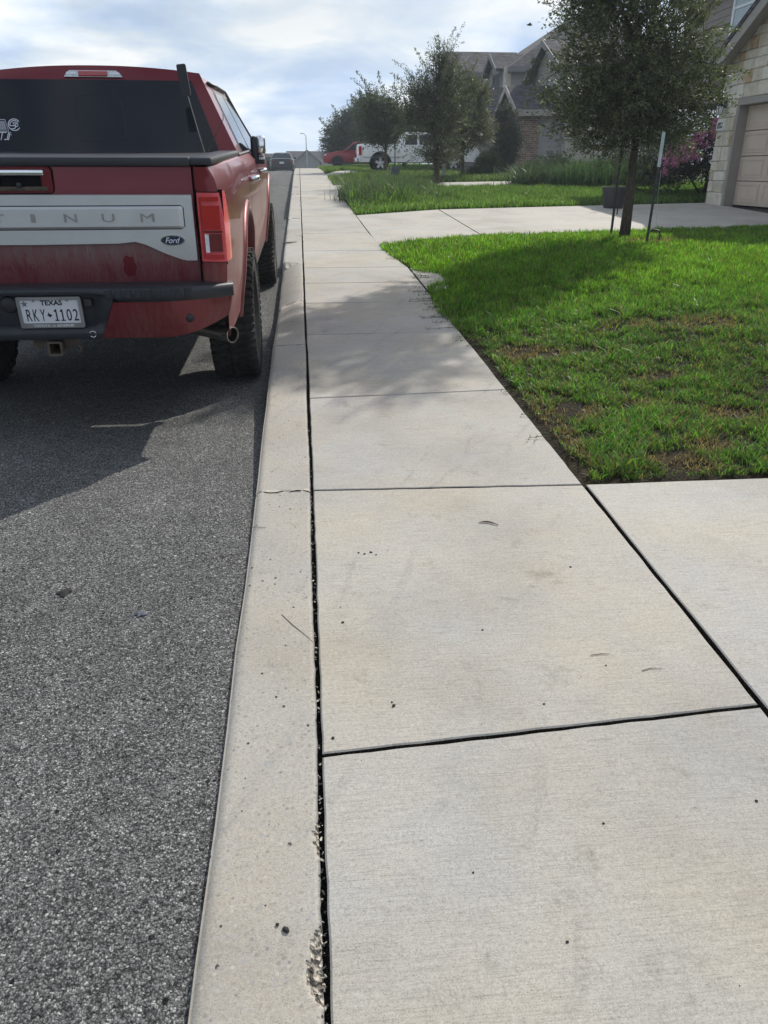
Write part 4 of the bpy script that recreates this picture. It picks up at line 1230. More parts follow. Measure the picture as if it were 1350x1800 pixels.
# rear wall between the side edges
zs = (1.40, 1.50, 1.60, 1.70, 1.78, 1.84)
P = []
for z in zs:
    P.append([(x, yrear(x, z), z) for x in np.linspace(-xs_(z), xs_(z), 15)])
P.append([(x, yrear(x, 1.89) + .02, zroof(x) if abs(x) < .62 else 1.90) for x in np.linspace(-.69, .69, 15)])
grid(bm, P)
bmesh.ops.remove_doubles(bm, verts=bm.verts[:], dist=.004)
bmesh.ops.recalc_face_normals(bm, faces=bm.faces[:])
obj('cab', bm, M_RED, truck, smooth=True, angle=42)
bm = bmesh.new()      # firewall, floor and hood
box(bm, -.90, .90, 1.99, 4.5, .62, 1.39)
obj('cabin_core', bm, M_UNDER, truck)
bm = bmesh.new()
P = []
for y, z in ((4.50, 1.42), (4.7, 1.415), (5.1, 1.39), (5.5, 1.35), (5.74, 1.29), (5.80, 1.20)):
    w = side_x(y, 1.36)
    P.append([(-w, y, z - .07), (-w + .06, y, z - .012), (-.5, y, z), (-.2, y, z + .012), (.2, y, z + .012), (.5, y, z), (w - .06, y, z - .012), (w, y, z - .07)])
grid(bm, P)
obj('hood', bm, M_RED, truck, smooth=True)
bm = bmesh.new(); box(bm, -.75, .75, 5.74, 5.83, .85, 1.22, .03); obj('grille', bm, M_CHROME, truck)
bm = bmesh.new(); box(bm, -.97, .97, 5.72, 5.90, .55, .82, .05); obj('front_bumper', bm, M_CHROME, truck)
for s in (1, -1):
    bm = bmesh.new(); box(bm, s * .76, s * .93, 5.66, 5.79, .95, 1.22, .03); obj('headlight', bm, M_CLEAR, truck)

# rear window: wide dark pane with rounded corners
def rear_patch(bm, pts, off):
    vs_ = [bm.verts.new((x, yrear(x, z) - off, z)) for x, z in pts]
    bm.faces.new(vs_)
bm = bmesh.new()
zr = np.linspace(1.405, 1.852, 9)
P = []
for z in zr:
    w = .802 - (z - 1.41) * .37
    P.append([(x, yrear(x, z) - .012, z) for x in np.linspace(-w, w, 17)])
grid(bm, P)
obj('rear_window', bm, M_GLASS, truck, smooth=True)
rw = truck.children[-1]
bm = bmesh.new()          # slider outline
def rrect(x0, x1, z0, z1, r, n=6, taper=0.0):
    out = []
    for cx, cz, a0 in ((x1 - r, z1 - r, 0), (x0 + r, z1 - r, 90), (x0 + r, z0 + r, 180), (x1 - r, z0 + r, 270)):
        for k in range(n + 1):
            a = R(a0 + 90 * k / n); out.append((cx + r * math.cos(a), cz + r * math.sin(a)))
    return out
pl = [(x * (1 + .14 * (1.76 - z) / .27) + .02, z) for x, z in rrect(-.15, .145, 1.487, 1.760, .04)]
pts = [(x, yrear(x, z) - .0125, z) for x, z in pl]
tube(bm, pts + [pts[0]], .0022, 5, cap=False)
obj('window_seam', bm, M_BLACK, rw)
bm = bmesh.new()
P3 = [(x, yrear(x, 1.405) - .016, 1.408 + .004) for x in np.linspace(-.79, .79, 9)]
tube(bm, P3, .0035, 5); obj('window_strip', bm, M_STEEL, rw)
# decals on the glass
def rmat(x, z): return Matrix.Translation((x, yrear(x, z) - .0145, z)) @ Matrix.Rotation(-math.atan(.28), 4, 'X')
bm = bmesh.new()
m_ = rmat(-.547, 1.580)
ring = lambda r1, r2, sx=1.0: [((r1 * sx * math.cos(a), r1 * math.sin(a)), (r2 * sx * math.cos(a), r2 * math.sin(a))) for a in [2 * math.pi * k / 40 for k in range(41)]]
for (a, b_), (c, d) in zip(ring(.0385, .0335, 1.07)[:-1], ring(.0385, .0335, 1.07)[1:]):
    quad(bm, *[m_ @ Vector((q[0], 0, q[1])) for q in (a, b_, d, c)])
def stroke(bm, mm, pts, w):
    for (x0, z0), (x1, z1) in zip(pts, pts[1:]):
        d = Vector((x1 - x0, z1 - z0)); n = Vector((-d.y, d.x)).normalized() * w / 2; e = d.normalized() * w * .25
        quad(bm, *[mm @ Vector((p.x, 0, p.y)) for p in (Vector((x0, z0)) - e + n, Vector((x1, z1)) + e + n, Vector((x1, z1)) + e - n, Vector((x0, z0)) - e - n)])
stroke(bm, m_, [(.012, .024), (-.006, .026), (-.022, .016), (-.030, .002), (-.026, -.006), (-.010, -.006), (.004, -.005), (.008, -.013), (.0, -.024), (-.014, -.026), (-.024, -.026)], .0055)
stroke(bm, m_, [(.012, .024), (.022, .020), (.020, .011), (.010, .010), (.024, .004), (.022, -.008), (.014, -.013), (.008, -.002), (.012, .012)], .0035)
stroke(bm, m_, [(.010, .016), (.0, .012), (-.008, .012), (-.004, .004), (.006, .004)], .0035)
m2 = rmat(-.617, 1.578)
stroke(bm, m2, [(-.045, .034), (.010, .034), (.028, -.038), (-.045, -.038)], .003)
for k in range(7): stroke(bm, m2, [(-.036 + k * .0065, .024), (-.030 + k * .0072, -.030)], .0028)
m3 = rmat(-.60, 1.510)
stroke(bm, m3, [(.028, .0235), (.052, .022)], .0055); stroke(bm, m3, [(.024, .0095), (.046, .008)], .0055)
stroke(bm, m3, [(.020, .026), (.004, -.022)], .0055); stroke(bm, m3, [(.010, .026), (-.004, -.020), (-.022, -.020)], .0055)
stroke(bm, m3, [(-.05, .025), (-.004, .025)], .0055); stroke(bm, m3, [(-.030, .022), (-.044, -.022)], .0055)
obj('decal', bm, M_DECAL, rw)

# side glass, pillars, windscreen
for s in (1, -1):
    def sp(y, z, off=.006): return (s * (xs_(z) + off), y, z)
    def pane(poly, m, name, off=.006):
        bm = bmesh.new()
        bm.faces.new([bm.verts.new(sp(y, z, off)) for y, z in poly])
        bmesh.ops.triangulate(bm, faces=bm.faces[:])
        return obj(name, bm, m, truck)
    pane([(2.46, 1.415), (3.20, 1.415), (3.20, 1.80), (2.62, 1.80), (2.56, 1.77)], M_GLASS, 'side_window')
    pane([(3.30, 1.415), (4.28, 1.415), (3.86, 1.70), (3.66, 1.795), (3.30, 1.80)], M_GLASS, 'side_window')
    pane([(2.42, 1.412), (4.36, 1.412), (3.90, 1.72), (3.68, 1.822), (2.60, 1.822), (2.52, 1.78)], M_BLACK, 'window_frame', .003)
    # drip rail and visor
    bm = bmesh.new(); tube(bm, [(s * .722, 2.35, 1.85), (s * .728, 2.9, 1.855), (s * .728, 3.65, 1.85), (s * .80, 4.05, 1.67), (s * .905, 4.45, 1.45)], .012, 6)
    obj('roof_rail', bm, M_BLACK, truck, smooth=True)
    # mirror, folded
    mr = obj('mirror', (lambda b_: (box(b_, s * .935, s * .990, 3.30, 3.47, 1.30, 1.515, .02), b_)[1])(bmesh.new()), M_BLACK, truck, smooth=True, angle=40)
    bm = bmesh.new(); box(bm, s * .975, s * 1.055, 3.305, 3.48, 1.365, 1.52, .030, 3); obj('cap', bm, M_CHROME, mr, smooth=True, angle=40)
    bm = bmesh.new(); box(bm, s * .975, s * 1.045, 3.31, 3.47, 1.30, 1.36, .012); obj('lower_cap', bm, M_BLACK, mr)
    bm = bmesh.new(); box(bm, s * 1.0, s * 1.05, 3.302, 3.40, 1.335, 1.352, .004); obj('lamp', bm, M_CLEAR, mr)
    bm = bmesh.new(); tube(bm, [(s * .90, 3.75, 1.36), (s * .96, 3.55, 1.36)], .03, 8); obj('arm', bm, M_BLACK, mr)
bm = bmesh.new()
quad(bm, (-.60, 3.70, 1.905), (.60, 3.70, 1.905), (.80, 4.53, 1.432), (-.80, 4.53, 1.432))
obj('windscreen', bm, M_GLASS, truck)

# high brake lamp on the roof edge
bl = thing('brake_light', None, None); bl.parent = truck
def ycab(x): return yrear(x, 1.87)
bm = bmesh.new()
pl = [(-.190, 1.868), (-.170, 1.895), (-.150, 1.906), (.150, 1.906), (.170, 1.895), (.190, 1.868)]
prism(bm, pl, .03, Matrix.Translation((0, ycab(0) - .012, 0)))
obj('housing', bm, M_CLEAR, bl)
bm = bmesh.new(); box(bm, -.095, .095, ycab(0) - .020, ycab(0), 1.871, 1.903, .006); obj('red_lens', bm, M_LENS, bl)
bm = bmesh.new()
for s in (1, -1):
    bm = bmesh.new()
    for k in range(4):
        box(bm, s * (.112 + k * .016), s * (.120 + k * .016), ycab(0) - .016, ycab(0), 1.884, 1.892)
    obj('bulb', bm, M_CHROME, bl)

# tailgate
tg = thing('tailgate', None, None); tg.parent = truck
def ytg(x, z): return .200 + .012 * (abs(x) / .8) ** 2 + (.016 * max(0, (1.02 - z) / .2) if z < 1.02 else 0) + .010 * max(0, (z - 1.27) / .12)
bm = bmesh.new()
zs = [.822, .828, .86, .90, .95, 1.0, 1.03, 1.1, 1.2, 1.265, 1.29, 1.33, 1.37, 1.388]
P = [[(x, ytg(x, z) + (.02 if i == 0 else 0), z) for x in np.linspace(-.827, .827, 25)] for i, z in enumerate(zs)]
P.append([(x, .26, 1.388) for x in np.linspace(-.827, .827, 25)])
grid(bm, P)
for s in (1, -1): quad(bm, (s * .827, .19, .822), (s * .827, .27, .822), (s * .827, .27, 1.388), (s * .827, .205, 1.388))
obj('panel', bm, M_TAILGATE, tg, smooth=True, angle=40)
bm = bmesh.new(); box(bm, -.829, .829, .178, .262, 1.388, 1.430, .012); obj('top_cap', bm, M_BLACK, tg, smooth=True, angle=40)
bm = bmesh.new(); box(bm, -.838, .838, .232, .25, .80, 1.40); obj('seam', bm, M_DARK, tg)
# silver band
half = [(0, 1.031), (.44, 1.034), (.52, 1.042), (.57, 1.028), (.66, .985), (.735, .955), (.765, .948), (.818, .948)]
up = [(.818, 1.262), (.4, 1.264), (0, 1.265)]
bm = bmesh.new()
for s in (1, -1):
    cols = sorted(set([0, .1, .2, .3, .44, .52, .57, .61, .66, .70, .735, .765, .79, .818]))
    P = []
    for x in cols:
        zl = interp(x, half); zu = interp(x, [(0, 1.265), (.818, 1.262)])
        P.append([(s * x, ytg(x, zl) - .000, zl)] + [(s * x, ytg(x, z) - .014, z) for z in np.linspace(zl + .003, zu - .003, 6)] + [(s * x, ytg(x, zu) - .000, zu)])
    grid(bm, P)
    quad(bm, *[(s * .818, y, z) for y, z in ((.20, .948), (.225, .948), (.225, 1.262), (.195, 1.262))])
band = obj('silver_band', bm, M_SATIN, tg, smooth=True, angle=40)
bm = bmesh.new()
outer = [(-.772, 1.104), (.755, 1.104), (.772, 1.115), (.772, 1.205), (.76, 1.212), (-.772, 1.212)]
cx_ = np.concatenate([np.linspace(-.772, .74, 26), [.752, .762, .770]])
P = []
for z, e in ((1.104, .0), (1.117, .0105), (1.13, .0105), (1.155, .0105), (1.185, .0105), (1.198, .0105), (1.211, .0)):
    P.append([(x, ytg(x, z) - .0142 - e * min(1, max(0, (.770 - x) / .024)), z) for x in cx_])
grid(bm, P)
obj('raised_panel', bm, M_SATIN, tg, smooth=True, angle=20)
bm = bmesh.new(); tube(bm, [(x, ytg(x, 1.104) - .0142, 1.104) for x in np.linspace(-.772, .755, 20)] + [(.772, ytg(.77, 1.1) - .0142, 1.117), (.772, ytg(.77, 1.1) - .0142, 1.203)] + [(x, ytg(x, 1.212) - .0142, 1.212) for x in np.linspace(.76, -.772, 20)], .0026, 4, cap=False)
obj('groove', bm, M_BLACK, tg)
gx = [-.672, -.478, -.288, -.105, .057, .233, .412, .599]
for chh, x, w in zip('PLATINUM', gx, (.058, .052, .064, .058, .020, .060, .060, .066)):
    bm = bmesh.new()
    text_bm(bm, chh, w, .038, Matrix.Translation((x - .002, .200 + .012 * (abs(x) / .8) ** 2 - .0262, 1.158)), .004)
    obj('letter', bm, M_LETTER, tg)
# oval badge
mb = Matrix.Translation((.706, ytg(.7, 1.05) - .016, 1.050))
bm = bmesh.new()
def oval(rx, rz, n=40): return [(rx * math.cos(2 * math.pi * k / n), rz * math.sin(2 * math.pi * k / n)) for k in range(n)]
prism(bm, oval(.060, .0255), .008, mb @ Matrix.Translation((0, -.004, 0))); obj('badge_rim', bm, M_CHROME, tg)
bm = bmesh.new(); prism(bm, oval(.0555, .0215), .006, mb @ Matrix.Translation((0, -.0055, 0))); obj('badge', bm, M_NAVY, tg)
bm = bmesh.new()
text_bm(bm, 'Ford', .072, .026, mb @ Matrix.Translation((0, -.0065, .0005)), .001, shear=.35)
obj('badge_lettering', bm, M_DECAL, tg)
# handle recess
bm = bmesh.new()
pl = rrect(-.168, .168, 1.272, 1.386, .022)
prism(bm, pl, .012, Matrix.Translation((0, .1985, 0)))
obj('handle_bezel', bm, M_RED, tg)
bm = bmesh.new(); pl2 = [(x, z) for x, z in rrect(-.172, .172, 1.268, 1.389, .024)]
pts = [(x, .2005, z) for x, z in pl2]; tube(bm, pts + [pts[0]], .003, 4, cap=False); obj('handle_gap', bm, M_DARK, tg)
bm = bmesh.new()
vs1 = [(-.118, 1.298), (.118, 1.298), (.118, 1.352), (-.118, 1.352)]
box(bm, -.118, .118, .194, .200, 1.300, 1.350, .004); obj('handle_pocket', bm, M_DARK, tg)
bm = bmesh.new(); box(bm, -.145, .145, .188, .200, 1.279, 1.300, .006); obj('handle_ledge', bm, M_RUST, tg)
bm = bmesh.new(); box(bm, -.140, .140, .172, .200, 1.348, 1.374, .005, 3); obj('handle_grip', bm, M_CHROME, tg, smooth=True, angle=40)
bm = bmesh.new(); lathe(bm, [(0, -.01), (.010, -.01), (.013, -.006), (.013, .01)], 20, 'Y', Matrix.Translation((.016, .186, 1.306))); obj('camera', bm, M_BLACK, tg, smooth=True)

# tail lamps
for s in (1, -1):
    tl = thing('tail_light', None, None); tl.parent = truck
    bm = bmesh.new()
    zs = np.linspace(.945, 1.270, 9)
    P = []
    for z in zs:
        xo = side_x(.22, z)
        P.append([(s * .837, .222, z), (s * .842, .204, z), (s * .90, .192, z), (s * (xo - .020), .186, z), (s * (xo + .002), .196, z), (s * (side_x(.30, z) + .006), .28, z), (s * (side_x(.36, z) + .003), .36, z)])
    grid(bm, P)
    for zc_ in (.945, 1.270):
        xo = side_x(.22, zc_)
        bm.faces.new([bm.verts.new(p) for p in [(s * .837, .222, zc_), (s * .842, .204, zc_), (s * .90, .192, zc_), (s * (xo - .02), .186, zc_), (s * (xo + .002), .196, zc_), (s * (side_x(.30, zc_) + .006), .28, zc_), (s * (side_x(.36, zc_) + .003), .36, zc_)]])
    obj('housing', bm, M_LENSRIM, tl, smooth=True, angle=40)
    def pan(x0, x1, z0, z1, d, m, name):
        bm = bmesh.new()
        nx = np.linspace(x0, x1, 5)
        def yy(x, e): return interp(x, [(.837, .204), (.90, .192), (.945, .186), (.965, .192)]) - d + e
        grid(bm, [[(s * x, yy(x, 0), z) for x in nx] for z in np.linspace(z0, z1, 4)])
        for z in (z0, z1): grid(bm, [[(s * x, yy(x, 0), z) for x in nx], [(s * x, yy(x, .015), z) for x in nx]])
        for x in (x0, x1): quad(bm, (s * x, yy(x, 0), z0), (s * x, yy(x, .015), z0), (s * x, yy(x, .015), z1), (s * x, yy(x, 0), z1))
        return obj(name, bm, m, tl)
    pan(.866, .950, 1.100, 1.212, .012, M_LENS, 'stop_lens')
    pan(.862, .948, 1.232, 1.252, .010, M_LENS, 'upper_lens')
    pan(.888, .952, .995, 1.080, .010, M_LENS2, 'dark_lens')
    pan(.866, .886, .990, 1.078, .011, M_CLEAR, 'reverse_lens')
    pan(.850, .860, .96, 1.25, .004, M_LENS, 'edge_lens')
    pan(.862, .955, 1.084, 1.094, .004, M_LENS2, 'divider')
    pan(.866, .955, .958, .980, .006, M_LENS, 'lower_lens')
    bm = bmesh.new(); quad(bm, (s * .833, .214, .93), (s * .968, .206, .93), (s * .968, .206, 1.284), (s * .833, .214, 1.284)); obj('gasket', bm, M_DARK, tl)

# rear bumper
def ybump(x): return .0 + .20 * max(0, (abs(x) - .60) / .38) ** 2.4
bp = thing('rear_bumper', None, None); bp.parent = truck
bm = bmesh.new()
xs = np.concatenate([np.linspace(-.985, -.6, 14), np.linspace(-.55, .55, 12), np.linspace(.6, .985, 14)])
prof = [(.235, .846), (.10, .850), (.018, .850), (.004, .842), (.0, .825), (.001, .795), (.010, .784), (.05, .780)]
def padz(x, z):
    m = float(sm((.44 - abs(x)) / .08))
    return z if z > .84 else .846 - (.846 - z) * (1 - .62 * m)
P = [[(x * (1.0 if i > 1 else .98), max(ybump(x), 0) + dy, padz(x, z) - .012 * max(0, (abs(x) - .8) / .2)) for i, (dy, z) in enumerate(prof)] for x in xs]
grid(bm, P)
obj('step_pad', bm, M_BLACK, bp, smooth=True, angle=45)
bm = bmesh.new()
for s in (1, -1):
    bm = bmesh.new()
    for k in range(9):
        x = .40 + k * .047
        box(bm, s * (x - .017), s * (x + .015), ybump(x) - .007, ybump(x) + .012, .802, .848, .005)
    obj('tread_rib', bm, M_BLACK, bp)
def bump_grid(bm, xs, z0, z1, xin=None):
    P = []
    for i, z in enumerate(np.linspace(z0, z1, 7)):
        t = (z - .60) / .185
        row = []
        for x in xs(t):
            zz = z + (1 - t) * .085 * max(0, (abs(x) - .66) / .31) ** 1.7
            row.append((x, max(0, ybump(x)) + .012 + .030 * (1 - t) ** 2, zz))
        P.append(row)
    lo = [(x * .985, y + .07, z - .012) for x, y, z in P[0]]
    grid(bm, [lo] + P)
for s in (1, -1):
    bm = bmesh.new()
    def xsr(t): return [s * v for v in np.concatenate([np.linspace(.330 + .085 * t, .60, 5), np.linspace(.64, .978 - .025 * (1 - t), 12)])]
    bump_grid(bm, xsr, .600 , .783)
    # wrap to the fender
    P = []
    for z in np.linspace(.62, .783, 5):
        t = (z - .6) / .185
        x = .978 - .025 * (1 - t)
        P.append([(s * x, ybump(x) + .012 + .03 * (1 - t) ** 2, z + (1 - t) * .085), (s * (x + .002), .28, z + (1 - t) * .085)])
    grid(bm, P)
    obj('corner', bm, M_RED, bp, smooth=True, angle=45)
    bm = bmesh.new(); lathe(bm, [(0, -.006), (.010, -.006), (.013, -.004), (.0205, -.002), (.021, .01)], 20, 'Y', Matrix.Translation((s * .772, ybump(.77) + .016, .694)))
    obj('sensor', bm, M_BLACK, bp, smooth=True)
    bm = bmesh.new(); lathe(bm, [(.0135, -.004), (.0165, -.006), (.0175, -.003)], 20, 'Y', Matrix.Translation((s * .285, .046, .622)))
    obj('sensor', bm, M_CHROME, bp, smooth=True)
bm = bmesh.new()
def xsc(t): return list(np.linspace(-.326 - .085 * min(t, 1.05), .326 + .085 * min(t, 1.05), 25))
P = []
for i, z in enumerate(np.linspace(.598, .829, 11)):
    t = (z - .6) / .185
    row = []
    for x in xsc(max(0, t)):
        rec = .045 * float(sm((.34 - abs(x - .03)) / .05)) * float(sm((z - .635) / .03))
        row.append((x, .016 + .03 * (1 - t) ** 2 + rec, z))
    P.append(row)
grid(bm, [[(x, y + .07, z - .012) for x, y, z in P[0]]] + P)
obj('center_section', bm, M_BLACK, bp, smooth=True, angle=50)
bm = bmesh.new(); box(bm, .262, .305, .035, .06, .752, .800, .012); obj('plate_lamp', bm, M_BLACK, bp)
bm = bmesh.new(); lathe(bm, [(0, .0), (.034, .0), (.04, .005), (.04, .02)], 20, 'Y', Matrix.Translation((-.095, .042, .772))); obj('socket', bm, M_BLACK, bp, smooth=True)
bm = bmesh.new(); box(bm, -.84, .84, .12, .24, .64, .84); obj('beam', bm, M_UNDER, bp)

# number plate
pl_ = thing('license_plate', None, None); pl_.parent = truck
mp = Matrix.Translation((.100, .040, .7345)) @ Matrix.Rotation(R(4), 4, 'X')
bm = bmesh.new(); box(bm, -.146, .146, .0, .006, -.066, .066, mat=mp); obj('sheet', bm, M_PLATE, pl_)
bm = bmesh.new()
o_ = rrect(-.1545, .1545, -.0775, .0765, .010); i_ = rrect(-.1385, .1385, -.0530, .0600, .006)
vo = [bm.verts.new(mp @ Vector((x, -.004, z))) for x, z in o_]; vi = [bm.verts.new(mp @ Vector((x, -.005, z))) for x, z in i_]; vb = [bm.verts.new(mp @ Vector((x, .008, z))) for x, z in o_]; vc = [bm.verts.new(mp @ Vector((x, .002, z))) for x, z in i_]
n_ = len(vo)
for k in range(n_):
    j = (k + 1) % n_
    bm.faces.new((vo[k], vo[j], vi[j], vi[k])); bm.faces.new((vb[k], vb[j], vo[j], vo[k])); bm.faces.new((vi[k], vi[j], vc[j], vc[k]))
obj('frame', bm, M_FRAME, pl_)
bm = bmesh.new(); box(bm, -.115, .115, -.0062, -.004, -.0735, -.0560, mat=mp)
obj('band', bm, M_LETTER, pl_)
bm = bmesh.new(); box(bm, -.06, .06, -.0058, -.004, .0640, .0725, mat=mp); obj('band', bm, M_LETTER, pl_)
def pm(x, z, y=-.0006): return mp @ Matrix.Translation((x, y, z))
bm = bmesh.new()
text_bm(bm, 'TEXAS', .104, .025, pm(.010, .0465), .001, bold=.03)
gx = -.118
for ch, x in zip('RKY', (-.106, -.0735, -.0395)): text_bm(bm, ch, .024, .058, pm(x, -.0140), .001, bold=.004)
for ch, x in zip('1102', (.0255, .0545, .0860, .1180)):
    if ch == '1': stroke(bm, pm(x, -.0140, -.0012), [(-.008, .018), (.0, .0265), (.0, -.0265)], .0062); stroke(bm, pm(x, -.0140, -.0014), [(-.009, -.0262), (.009, -.0262)], .0058)
    else: text_bm(bm, ch, .0235, .058, pm(x, -.0140), .001, bold=.004)
tx_ = [(-.006, .011), (.0, .011), (.0, .004), (.011, .002), (.012, -.004), (.006, -.006), (.003, -.013), (-.001, -.011), (-.004, -.005), (-.008, -.006), (-.012, .001), (-.006, .001)]
prism(bm, tx_, .001, pm(-.008, -.013, -.0012))
star = []
for k in range(10):
    a = R(90 + 36 * k); q = .0155 if k % 2 == 0 else .0062
    star.append((q * math.cos(a), q * math.sin(a)))
for k in range(5):
    a, b2, c2 = star[2 * k], star[(2 * k + 1) % 10], star[2 * k - 1]
    prism(bm, [(0, 0), c2, a], .001, pm(-.118, .042, -.0012))
vs_ = star + [star[0]]
stroke(bm, pm(-.118, .042, -.0012), vs_, .0014)
obj('lettering', bm, M_INK, pl_)
bm = bmesh.new()
text_bm(bm, 'TOYOTA', .079, .0115, pm(-.052, -.0648, -.0066), .001, bold=.01)
obj('dealer_lettering', bm, M_DECAL, pl_)
bm = bmesh.new()
text_bm(bm, 'BOERNE', .079, .0115, pm(.062, -.0648, -.0066), .001, bold=.01)
stroke(bm, pm(.006, -.0648, -.0066), [(q * .55, w * .45) for q, w in star] + [(star[0][0] * .55, star[0][1] * .45)], .0012)
for k in range(9): stroke(bm, pm(-.052 + k * .013, .0683, -.0064), [(-.004, .002), (.004, .002)], .002); stroke(bm, pm(-.052 + k * .013, .0683, -.0064), [(-.003, -.002), (.003, -.002)], .0015)
obj('dealer_lettering', bm, M_DECAL, pl_)
bm = bmesh.new()
bm.free()
for x in (-.072, .088):
    bm = bmesh.new(); lathe(bm, [(0, -.004), (.006, -.003), (.007, .0)], 12, 'Y', pm(x, .0600, -.004)); obj('screw', bm, M_STEEL, pl_)

# hitch, exhaust, running gear
ht = thing('tow_hitch', None, None); ht.parent = truck
bm = bmesh.new()
o_ = rrect(-.037, .037, -.037, .037, .010, 4); i_ = rrect(-.026, .026, -.026, .026, .005, 4)
mh = Matrix.Translation((.083, .055, .548))
rr_ = [[bm.verts.new(mh @ Vector((x, y, z))) for x, z in pl] for pl, y in ((i_, .22), (i_, .0), (o_, .0), (o_, .025), ([(x * .86, z * .86) for x, z in o_], .03), ([(x * .86, z * .86) for x, z in o_], .26))]
for a, b_ in zip(rr_, rr_[1:]):
    for k in range(len(a)): bm.faces.new((a[k], a[(k + 1) % len(a)], b_[(k + 1) % len(a)], b_[k]))
bm.faces.new(rr_[0])
obj('receiver', bm, M_RUST, ht)
bm = bmesh.new()
tube(bm, [(-.55, .22, .60), (.55, .22, .60)], .034, 10)
box(bm, .0, .17, .12, .26, .575, .60, .004)
for s in (-1, 1):
    prism(bm, [(-.02, -.05), (.035, -.04), (.06, .0), (.045, .04), (-.02, .05)], .012, Matrix.Translation((.083 + s * .055 + (.0 if s > 0 else -.04), .10, .585)))
tube(bm, [(.19, .085, .565), (.205, .085, .545), (.20, .085, .525), (.185, .085, .530)], .006, 6)
obj('crossbar', bm, M_RUST, ht)
ex = thing('exhaust_pipe', None, None); ex.parent = truck
bm = bmesh.new()
rings = lathe(bm, [(.041, .34), (.041, .0), (.043, -.006), (.039, -.008), (.036, .0)], 28, 'Y', Matrix.Translation((.955, .245, .560)) @ Matrix.Rotation(R(48), 4, 'Z'))
obj('tip', bm, M_STEEL, ex, smooth=True, angle=50)
bm = bmesh.new(); lathe(bm, [(.0362, .0), (.0355, .25), (0, .26)], 28, 'Y', Matrix.Translation((.955, .245, .560)) @ Matrix.Rotation(R(48), 4, 'Z')); obj('bore', bm, M_UNDER, ex, smooth=True)
bm = bmesh.new(); tube(bm, [(.72, .46, .56), (.64, .60, .57), (.60, .75, .58), (.58, 1.0, .60), (.50, 2.2, .55), (.4, 3.6, .5)], .036, 12)
box(bm, .30, .60, 2.3, 3.2, .50, .66, .06)
box(bm, .70, .76, .30, .55, .57, .615, .01)
obj('pipe', bm, M_RUST, ex, smooth=True, angle=50)
bm = bmesh.new()
for s in (1, -1):
    box(bm, s * .42, s * .52, .22, 5.6, .60, .74, .01)
    tube(bm, [(s * .56, .75, .62), (s * .56, 1.1, .52), (s * .56, 1.48, .50), (s * .56, 1.9, .53), (s * .56, 2.25, .62)], .035, 8)
    box(bm, s * .40, s * .62, .62, .80, .56, .66, .01)
box(bm, -.85, .85, 2.0, 5.4, .63, .68)
box(bm, -.78, .78, .26, 1.95, .78, .80)
lathe(bm, [(0, .0), (.30, .0), (.35, .05), (.35, .16), (.30, .21), (0, .21)], 28, 'Z', Matrix.Translation((0, .78, .56)))
obj('frame', bm, M_UNDER, truck)
for yc in (1.48, 5.18):
    bm = bmesh.new()
    tube(bm, [(-.80, yc, .425), (.80, yc, .425)], .045, 12)
    bmesh.ops.create_uvsphere(bm, u_segments=16, v_segments=10, radius=.15, matrix=Matrix.Translation((.05, yc, .43)))
    obj('axle', bm, M_UNDER, truck, smooth=True)

